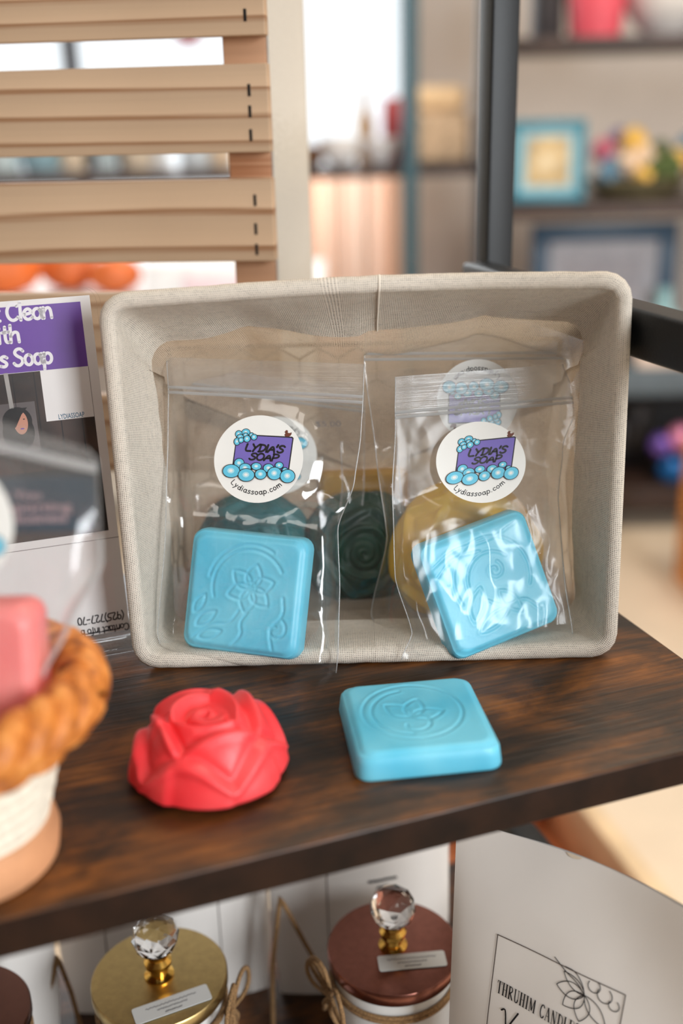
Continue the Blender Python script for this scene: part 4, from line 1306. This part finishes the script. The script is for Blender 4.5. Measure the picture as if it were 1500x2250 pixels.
PB3 = Frame(at(600, 2100, .585), 8, 3); PB3.o.z = LZ
a3 = PB3.hit(985, 1900)[0]; t3 = PB3.hit(832, 1906)
r3, f3 = pouch('candle_pouch', PB3, a3, .262, 'white pouch standing behind the copper lidded candle', back_print(t3, (PB3.hit(716, 2000)[0],)), .016, 'white pouches behind the candles')
PB2 = Frame(at(140, 2150, .572), 8, 3); PB2.o.z = LZ
a2 = PB2.hit(592, 2000)[0]; t2 = PB2.hit(350, 2002)
r2, f2 = pouch('candle_pouch', PB2, a2, .262, 'white pouch standing behind the gold lidded candle', back_print(t2, (PB2.hit(238, 2080)[0], PB2.hit(482, 2020)[0])), .016, 'white pouches behind the candles')
PB1 = Frame(at(-250, 2150, .530), 8, 3); PB1.o.z = LZ
a1 = PB1.hit(128, 2150)[0]
r1, f1 = pouch('candle_pouch', PB1, a1, .262, 'white pouch beside the bronze lidded candle', back_print((a1 * .4, .17), (PB1.hit(8, 2150)[0],)), .016, 'white pouches behind the candles')


def cord(fr_, pts, parent, r=.0016):
    mb = MB()
    P = [fr_.P(*fr_.hit(x, y), .030) for x, y in pts]; q_ = []
    for a, b in zip(P, P[1:]):
        for i in range(8): q_.append(a.lerp(b, i / 8))
    q_.append(P[-1]); mb.tube(q_, r, 7); return obj('twine', mb, MTWINE, parent, smooth=180)


cord(PB3, [(592, 2200), (590, 2060), (606, 1910), (660, 2010), (740, 2150)], r3)
cord(PB2, [(84, 2260), (110, 2160), (136, 2035), (165, 2110), (205, 2260)], r2)

# ------------------------------------------------------------------ slatted pine rack behind the basket
RK = Frame(at(602, 500, .700), -6.0, 0)
rk = thing('pine_rack', 'slatted pale pine rack with a cream side board, standing behind the basket', 'rack', (RK.o.x - .2, RK.o.y + .1, GY), math.radians(-6))
RW = .46
ys = [(-130, 76), (138, 334), (392, 574), (642, 806), (870, 1040)]
stp = {0: [(538, 33)], 1: [(547, 198), (549, 245), (551, 297)], 2: [(560, 440), (562, 503), (564, 548)]}
for i, (ya, yb2) in enumerate(ys):
    zt = RK.hit(585, ya)[1]; zb_ = RK.hit(595, yb2)[1]
    sl = obj('slat', MB().box((-RW, zb_, -.011), (0.0, zt, 0), 0, .001, RK.M()), MPINE2 if i == 2 else MPINE, rk)
    # shift the grain of each slat by moving its own origin
    dz = .13 * i; sl.data.transform(Matrix.Translation((-.2 * i, 0, -dz))); sl.location = (.2 * i, 0, dz)
    for sx, sy in stp.get(i, []):
        a, b = RK.hit(sx, sy); obj('staple', MB().box((a - .0009, b - .0035, -.0003), (a + .0009, b + .0035, .0004), 0, .0002, RK.M()), MSTEEL, sl)
ZB = GY - RK.o.z; ZT = .24
obj('batten', MB().box((-.029, ZB, -.034), (-.0015, ZT, -.0112), 0, .001, RK.M()), MPINED, rk)
obj('batten', MB().box((-RW + .0015, ZB, -.034), (-RW + .029, ZT, -.0112), 0, .001, RK.M()), MPINED, rk)
obj('side_board', MB().box((-.0012, ZB, -.19), (.0, ZT, -.0112), 0, 0, RK.M()).box((-.012, ZB, -.19), (-.0012, ZT, -.0345), 0, 0, RK.M()), MPINEW, rk)
obj('side_board', MB().box((-RW, ZB, -.19), (-RW + .0012, ZT, -.0112), 0, 0, RK.M()), MPINEW, rk)

# ------------------------------------------------------------------ the room beyond: window shelf
MDKW = plain('dark_walnut_board', (58, 42, 36), 0.45, var=0.2, scale=14)
us = thing('window_shelf', 'dark board shelf unit on slate posts in front of the bright window', 'shelf unit', (-.35, 3.2, GY))
zb0 = at(300, 378, 3.05).z
for z in (zb0, -.62):
    obj('shelf_board', MB().box((-1.5, 3.03, z - .03), (.405, 3.42, z)), MDKW, us)
for x in (-1.5, at(900, 300, 3.02).x, ):
    obj('post', MB().box((x - .021, 2.99, GY), (x + .021, 3.03, 1.5)), MSTEELB, us)
obj('post', MB().box((.385, 2.99, GY), (.425, 3.03, 1.5)), MSTEEL, us)


def jar_on(name, px_x, w, h, c, label, cat, Yc=3.2, z=None, rough=.3, shape='jar', mat=None, group=None, dx=0.0):
    z = zb0 if z is None else z; x = at(px_x, 370, Yc).x + dx; r = w / 2
    P = {'jar': [(0, 0), (r * .95, 0), (r, h * .05), (r, h * .8), (r * .85, h * .9), (r * .85, h), (0, h)], 'cup': [(0, 0), (r * .7, 0), (r * .8, h * .1), (r, h), (r * .92, h), (r * .7, h * .12), (0, h * .1)],
         'bottle': [(0, 0), (r * .95, 0), (r, h * .04), (r, h * .55), (r * .5, h * .72), (r * .35, h * .78), (r * .35, h), (0, h)], 'bowl': [(0, 0), (r * .45, 0), (r * .5, h * .08), (r * .85, h * .5), (r, h), (r * .96, h), (r * .8, h * .5), (r * .4, h * .15), (0, h * .13)],
         'pot': [(0, 0), (r * .72, 0), (r * .95, h * .82), (r * 1.04, h * .84), (r * 1.04, h), (r * .94, h), (r * .9, h * .86), (0, h * .84)]}[shape]
    M = Matrix.Translation((x, Yc, z)); mb = MB().lathe(P, 40, 0, M)
    return single(name, mb, mat or plain(name + '_glaze', c, rough, var=.04), label, cat, (x, Yc, z), group)


for nm, px_, w, h, c, shp, lb_, ct in [
    ('glass_jar', 12, .09, .10, (216, 234, 238), 'jar', 'pale white jar first along the window shelf, seen between the pine slats', 'jar'),
    ('glass_cup', 92, .13, .075, (170, 208, 222), 'cup', 'pale blue wide cup seen between the pine slats', 'cup'),
    ('cream_jar', 162, .075, .10, (232, 212, 186), 'jar', 'cream jar beside the dark bottle, seen between the pine slats', 'jar'),
    ('dark_bottle', 198, .03, .13, (46, 48, 56), 'bottle', 'slim dark bottle between the cream jar and the pale cup', 'bottle'),
    ('glass_cup', 234, .075, .10, (206, 224, 230), 'cup', 'pale grey cup between two slim dark bottles', 'cup'),
    ('dark_bottle', 267, .022, .12, (22, 24, 30), 'bottle', 'black slim bottle beside a tan jar', 'bottle'),
    ('cream_jar', 303, .085, .11, (220, 204, 182), 'jar', 'tan jar beside a white tumbler', 'jar'),
    ('white_tumbler', 356, .065, .12, (244, 246, 248), 'cup', 'white tumbler on the window shelf between the pine slats', 'cup'),
    ('pale_jar', 430, .09, .11, (214, 224, 232), 'jar', 'pale blue grey jar near the pine batten', 'jar'),
    ('cream_jar', 488, .07, .11, (228, 204, 176), 'jar', 'warm beige jar closest to the pine batten', 'jar'),
    ('brown_bowl', 683, .10, .055, (120, 88, 66), 'bowl', 'brown bowl at the edge of the cream rack board', 'bowl'),
    ('white_bowl', 748, .13, .075, (244, 244, 246), 'bowl', 'white bowl on the window shelf before the amber bottle', 'bowl'),
    ('amber_bottle', 803, .052, .20, (182, 146, 104), 'bottle', 'amber tan bottle standing by the bright window', 'bottle'),
    ('white_bowl', 838, .10, .07, (238, 236, 238), 'bowl', 'white bowl in front of the red jar by the window', 'bowl'),
    ('red_jar', 862, .06, .175, (178, 66, 72), 'jar', 'dusty red jar beside the slate post', 'jar')]:
    jar_on(nm, px_, w, h, c, lb_, ct, 3.12 if shp == 'bowl' else 3.26, shape=shp)
# tan basket with buns on the window shelf
tb = thing('tan_basket', 'tan woven basket with an orange lid cloth on the window shelf', 'basket', (at(960, 330, 3.2).x, 3.2, zb0))
x0, x1 = at(893, 330, 3.2).x, at(1022, 330, 3.2).x
obj('body', MB().box((x0, 3.06, zb0), (x1, 3.36, zb0 + .135), 0, .02), plain('tan_weave', (190, 164, 136), .8, var=.2, scale=60, bump=.004), tb)
obj('cloth', MB().box((x0 + .01, 3.08, zb0 + .13), (x1 - .01, 3.34, zb0 + .20), 0, .03), plain('orange_tan_cloth', (222, 190, 150), .8, var=.15, scale=30), tb)
jar_on('white_ball', 906, .05, .05, (244, 246, 250), 'small white round pot hung beside the slate post', 'pot', 2.90, zb0 + .0, shape='jar')
bpy.data.objects.remove(bpy.data.objects['white_ball'])
# peach curtain hanging under the board
ct = MB(); cx0, cx1 = at(640, 500, 3.5).x, at(884, 500, 3.5).x
ct.grid(lambda u, v: Vector((cx0 + (cx1 - cx0) * u, 3.55 + .022 * math.sin(u * 24) + .01 * math.sin(u * 61), zb0 - .03 - .62 * v)), 90, 10)
k = NT('peach_striped_curtain'); tcx = k.coord('UV', (7, .2, 1)); nz = k.noise(tcx, 1.0, 2)
cl = k.ramp(nz, [(.35, (250, 196, 160)), (.5, (252, 226, 206)), (.65, (246, 180, 140))]); trn = k.n('ShaderNodeBsdfTranslucent'); k.l(cl, trn.inputs[0]); k.l(cl, k.b.inputs['Base Color'])
mx_ = k.n('ShaderNodeMixShader'); mx_.inputs[0].default_value = .6; k.l(k.b.outputs[0], mx_.inputs[1]); k.l(trn.outputs[0], mx_.inputs[2]); k.l(mx_.outputs[0], k.out.inputs[0])
cur = thing('curtain', 'peach striped curtain hanging under the window shelf', 'curtain', ((cx0 + cx1) / 2, 3.55, zb0 - .65))
obj('cloth', ct, k.m, cur, smooth=180)
obj('rod', MB().tube([(cx0 - .03, 3.55, zb0 - .035), (cx1 + .03, 3.55, zb0 - .035)], .009, 10), MDKW, cur)
# low white table with orange pumpkins, seen under the third slat
tb_z = at(200, 650, 2.0).z
tbl = thing('display_table', 'white display table beyond the pine rack', 'table', (-.45, 2.1, GY))
obj('table_top', MB().box((-1.0, 1.85, tb_z - .03), (-.02, 2.45, tb_z), 0, .004), plain('white_table_paint', (232, 232, 232), .5), tbl)
for x in (-.96, -.06):
    for y in (1.89, 2.41): obj('leg', MB().box((x - .02, y - .02, GY), (x + .02, y + .02, tb_z - .03)), MDKW, tbl)
MPUMP = plain('orange_pumpkin_skin', (222, 112, 52), .5, var=.12, scale=12); MSTALK = plain('dry_stalk', (120, 96, 60), .8)
for i, px_ in enumerate((20, 150, 262)):
    r = (.075, .06, .052)[i]; x = at(px_, 620, 2.06).x; y = (2.03, 2.08, 2.02)[i]
    pk = thing('pumpkin', ('orange pumpkin, largest of the three on the white table', 'orange pumpkin, middle one of the three on the white table', 'orange pumpkin next to the white box on the table')[i], 'pumpkin', (x, y, tb_z), i * 1.0, 'pumpkins on the table')
    mb = MB().sphere((x, y, tb_z + r * .68), r, 0, 4, (1, 1, .68), lambda v: 1 - .08 * abs(math.sin(4 * math.atan2(v.y, v.x))) * (1 - v.z * v.z) - .18 * max(0, abs(v.z) - .8))
    obj('body', mb, MPUMP, pk, smooth=180); obj('stalk', MB().tube([(x, y, tb_z + r * 1.2), (x + .006, y, tb_z + r * 1.45), (x + .016, y, tb_z + r * 1.6)], .007, 8), MSTALK, pk)
xb0, xb1 = at(330, 610, 2.05).x, at(545, 610, 2.05).x
gb = thing('gift_box', 'white gift box with a pink cover on the table beyond the rack', 'box', ((xb0 + xb1) / 2, 2.1, tb_z))
obj('body', MB().box((xb0, 1.98, tb_z), (xb1, 2.2, tb_z + .055), 0, .003), plain('white_box_card', (246, 246, 248), .6), gb)
obj('lid', MB().box((xb0 + .07, 1.975, tb_z + .0), (xb1 + .003, 2.205, tb_z + .034), 0, .004), plain('pink_box_cover', (236, 214, 220), .6), gb)
# red ornament hanging above
ro = at(412, 64, 2.4)
orn = thing('red_ornament', 'red round ornament hanging in front of the window, its tip below the top slat', 'ornament', ro)
obj('ball', MB().sphere((ro.x, ro.y, ro.z + .005), .036, 0, 3), plain('red_ornament_paint', (170, 44, 60), .4), orn)
obj('string', MB().tube([(ro.x, ro.y, ro.z + .04), (ro.x, ro.y, ZC)], .002, 6), MTWINE, orn)

# ------------------------------------------------------------------ the room beyond: the shelf unit on the right
RU0, RU1, RY0, RY1 = .455, 1.55, 2.92, 3.36
ru = thing('display_shelf', 'tall dark display shelves along the grey wall, framed pictures on them', 'shelf unit', (1.0, 3.1, GY))
ztop = at(1400, 76, RY0).z; zmid = at(1400, 446, RY0).z; zlow = at(1450, 812, RY0).z; zbase = at(1450, 1072, RY0).z
for z, t, mt in ((ztop, .03, MDKW), (zmid, .035, MDKW), (zbase, .07, MDKW)):
    obj('shelf_board', MB().box((RU0, RY0, z - t), (RU1, RY1, z), 0, .004), mt, ru)
obj('shelf_board', MB().box((RU0, RY0, zlow - .075), (RU1, RY1, zlow), 0, .004), plain('grey_blue_board', (92, 106, 116), .5), ru, label='grey blue shelf board')
obj('back_board', MB().box((RU0, RY1 - .02, zbase), (RU1, RY1, zlow - .075)), plain('near_black_board', (24, 24, 28), .6), ru)
for x in (RU0 + .0, RU1 - .03):
    for y in (RY0, RY1 - .03): obj('post', MB().box((x - .03, y, GY), (x, y + .03, 1.4)), MSTEEL, ru)


def picture(label, px0, px1, py0, py1, Yp, c_frame, c_in, c_pic, lean, wf, z0=None):
    A = at(px0, py1, Yp); B = at(px1, py0, Yp); z0 = A.z if z0 is None else z0; w = B.x - A.x; h = B.z - z0
    f = Frame((A.x, Yp, z0), 0, lean); root = thing('picture_frame', label, 'picture frame', f.P(w / 2, 0)); mb = MB(); t = .025
    for lo, hi in (((0, 0), (w, wf)), ((0, h - wf), (w, h)), ((0, wf), (wf, h - wf)), ((w - wf, wf), (w, h - wf))): mb.box((lo[0], lo[1], 0), (hi[0], hi[1], t), 0, .004, f.M())
    obj('frame', mb, plain('frame_paint', c_frame, .4, var=.08), root)
    obj('mount', MB().box((wf * .8, wf * .8, .002), (w - wf * .8, h - wf * .8, .012), 0, 0, f.M()), plain('mount_card', c_in, .6), root)
    k_ = NT('picture_print'); k_.l(k_.ramp(k_.noise(k_.coord(), 14, 3), [(.35, c_pic[0]), (.5, c_pic[1]), (.65, c_pic[2])]), k_.b.inputs['Base Color'])
    i = wf * 1.9; obj('picture', MB().box((i, i, .012), (w - i, h - i, .014), 0, 0, f.M()), k_.m, root)
    return root


picture('teal picture frame with a pale blue border standing on the middle shelf', 1118, 1290, 262, 452, 3.02, (38, 128, 152), (160, 206, 222), ((236, 222, 190), (206, 176, 120), (150, 140, 120)), 7, .022, zmid)
picture('large dark blue picture frame under the middle shelf', 1158, 1492, 486, 790, 3.1, (24, 66, 96), (176, 178, 188), ((196, 190, 194), (150, 152, 164), (176, 170, 176)), 3, .050, zlow)


def rj(name, px_, w, h, c, label, cat, z, Yc=3.1, shape='jar', rough=.3):
    return jar_on(name, px_, w, h, c, label, cat, Yc, z, rough, shape)


rj('pink_pot', 1290, .185, .24, (232, 92, 108), 'pink flower pot on the top shelf', 'pot', ztop, 3.08, 'pot', .5)
rj('white_bowl', 1436, .23, .11, (240, 238, 236), 'wide white bowl on the top shelf next to the pink pot', 'bowl', ztop, 3.1, 'bowl', .4)
rj('dark_vase', 1188, .09, .22, (44, 38, 40), 'dark vase on the top shelf between the black post and the pink pot', 'vase', ztop, 3.12, 'jar', .5)
rj('blue_bottle', 1482, .11, .21, (150, 196, 206), 'pale blue bottle beside the large dark blue frame', 'bottle', zlow, 3.02, 'bottle', .3)
# the pale box low on the right, on the grey blue board
fx = at(1392, 790, 2.98); fx1 = at(1530, 790, 2.98)
single('pale_box', MB().box((fx.x, 2.94, zlow), (fx1.x, 3.06, zlow + .055), 0, .004), plain('pale_pink_card', (236, 216, 202), .6), 'pale pink box on the grey blue shelf board', 'box', (fx.x, 3.0, zlow))
# flower arrangement on the middle shelf
fa = thing('flower_arrangement', 'bowl of mixed pink, yellow and blue flowers on the middle shelf', 'flowers', (at(1390, 400, 3.08).x, 3.08, zmid))
xc = at(1400, 400, 3.08).x
obj('bowl', MB().lathe([(0, 0), (.10, 0), (.15, .05), (.145, .055), (.09, .01), (0, .01)], 40, 0, Matrix.Translation((xc, 3.08, zmid)) @ Matrix.Diagonal((1, .6, 1, 1))), plain('moss_bowl', (104, 96, 70), .7, var=.2), fa)
FLW = [plain('flower_' + n, c, .6, var=.1) for n, c in (('yellow', (236, 190, 96)), ('pink', (206, 110, 132)), ('blue', (96, 134, 160)), ('cream', (232, 206, 180)), ('leaf', (78, 96, 48)), ('lilac', (150, 130, 180)))]
for n_, (px_, py_, r, mi, dy) in enumerate([(1325, 330, .030, 1, 0), (1345, 370, .030, 2, -.03), (1392, 310, .034, 0, -.02), (1415, 345, .030, 3, -.04), (1380, 355, .026, 3, -.06), (1450, 330, .026, 4, 0), (1470, 365, .034, 4, -.05), (1440, 372, .028, 4, -.06), (1492, 350, .028, 0, -.02), (1358, 300, .022, 5, .03), (1330, 385, .024, 2, -.05), (1412, 385, .024, 0, -.07), (1510, 320, .03, 2, 0), (1530, 360, .03, 1, -.02)]):
    p = at(px_, py_, 3.08 + dy); mb = MB()
    for k_ in range(7):
        a = 2 * PI * k_ / 7; mb.sphere((p.x + r * .6 * math.cos(a), p.y + r * .3 * math.sin(a * 2), p.z + r * .6 * math.sin(a)), r * .55, 0, 2)
    mb.sphere((p.x, p.y - r * .3, p.z), r * .5, 0, 2); mb.tube([(p.x, p.y, p.z), (xc + (p.x - xc) * .6, 3.08, zmid + .02)], .003, 5)
    obj('flower' if mi != 4 else 'leaf_sprig', mb, FLW[mi], fa, smooth=180)
# glass baubles and dark boxes in the low recess
for i, (px_, py_, r, c, l) in enumerate([(1452, 978, .035, (126, 96, 196), 'violet glass bauble in the dark lowest recess'), (1496, 962, .042, (236, 150, 190), 'pink glass bauble in the dark lowest recess'), (1478, 1030, .046, (24, 110, 190), 'bright blue glass ball low in the dark recess')]):
    p = at(px_, py_, 2.99)
    tpz = zbase
    st = thing('glass_bauble', l, 'bauble', (p.x, p.y, zbase), 0, 'glass baubles in the recess')
    obj('ball', MB().sphere(p, r, 0, 3), plain('bauble_' + str(i), c, .08, .3), st)
    obj('stand', MB().lathe([(0, 0), (.03, 0), (.03, .006), (.006, .012), (.006, max(.02, p.z - r - zbase + .004)), (0, max(.02, p.z - r - zbase + .004))], 24, 0, Matrix.Translation((p.x, p.y, zbase))), MSTEEL, st)
for i, px_ in enumerate((1400, 1440)):
    rj('dark_canister', px_, .09, .15 + .05 * i, (30, 28, 32), ('short near black canister in the dark lowest recess', 'taller near black canister in the dark lowest recess')[i], 'canister', zbase, 3.16, 'jar')

# ------------------------------------------------------------------ things on the floor at the right
am0 = at(1486, 1200, 2.6)
ab_ = thing('amber_crate', 'amber wooden crate standing on end on the floor', 'crate', (am0.x + .15, 2.45, GY))
zt_ = at(1500, 1042, 2.3).z
MAMB = plain('amber_wood', (216, 140, 66), .5, var=.15, scale=12)
for x in (am0.x, am0.x + .32): obj('side_board', MB().box((x, 2.3, GY), (x + .02, 2.6, zt_)), MAMB, ab_)
for z in (GY + .02, zt_ - .02): obj('end_board', MB().box((am0.x + .02, 2.3, z - .02), (am0.x + .32, 2.6, z)), MAMB, ab_)
t0 = onz(1330, 1960, GY + .12)
tr = thing('wooden_tray', 'brown wooden tray with a pale rim on the floor below the shelf', 'tray', (t0.x - .05, t0.y + .12, GY), math.radians(14))
TM = Matrix.Translation((t0.x + .06, t0.y - .02, GY)) @ Matrix.Rotation(math.radians(14), 4, 'Z')
MTRB = plain('brown_tray_wood', (164, 96, 58), .5, var=.15, scale=10); MTRP = plain('pale_tray_wood', (226, 198, 160), .5, var=.08, scale=10)
obj('bottom', MB().box((-.24, 0, 0), (0, .34, .012), 0, 0, TM), MTRB, tr)
for lo, hi, mt in (((-.24, .33, .0), (0, .35, .12), MTRB), ((-.24, -.02, 0), (0, 0, .12), MTRB), ((-.26, -.02, 0), (-.24, .35, .12), MTRB), ((0, -.02, 0), (.03, .35, .125), MTRP)):
    obj('side_board', MB().box(lo, hi, 0, .004, TM), mt, tr)
bpy.context.view_layer.update()
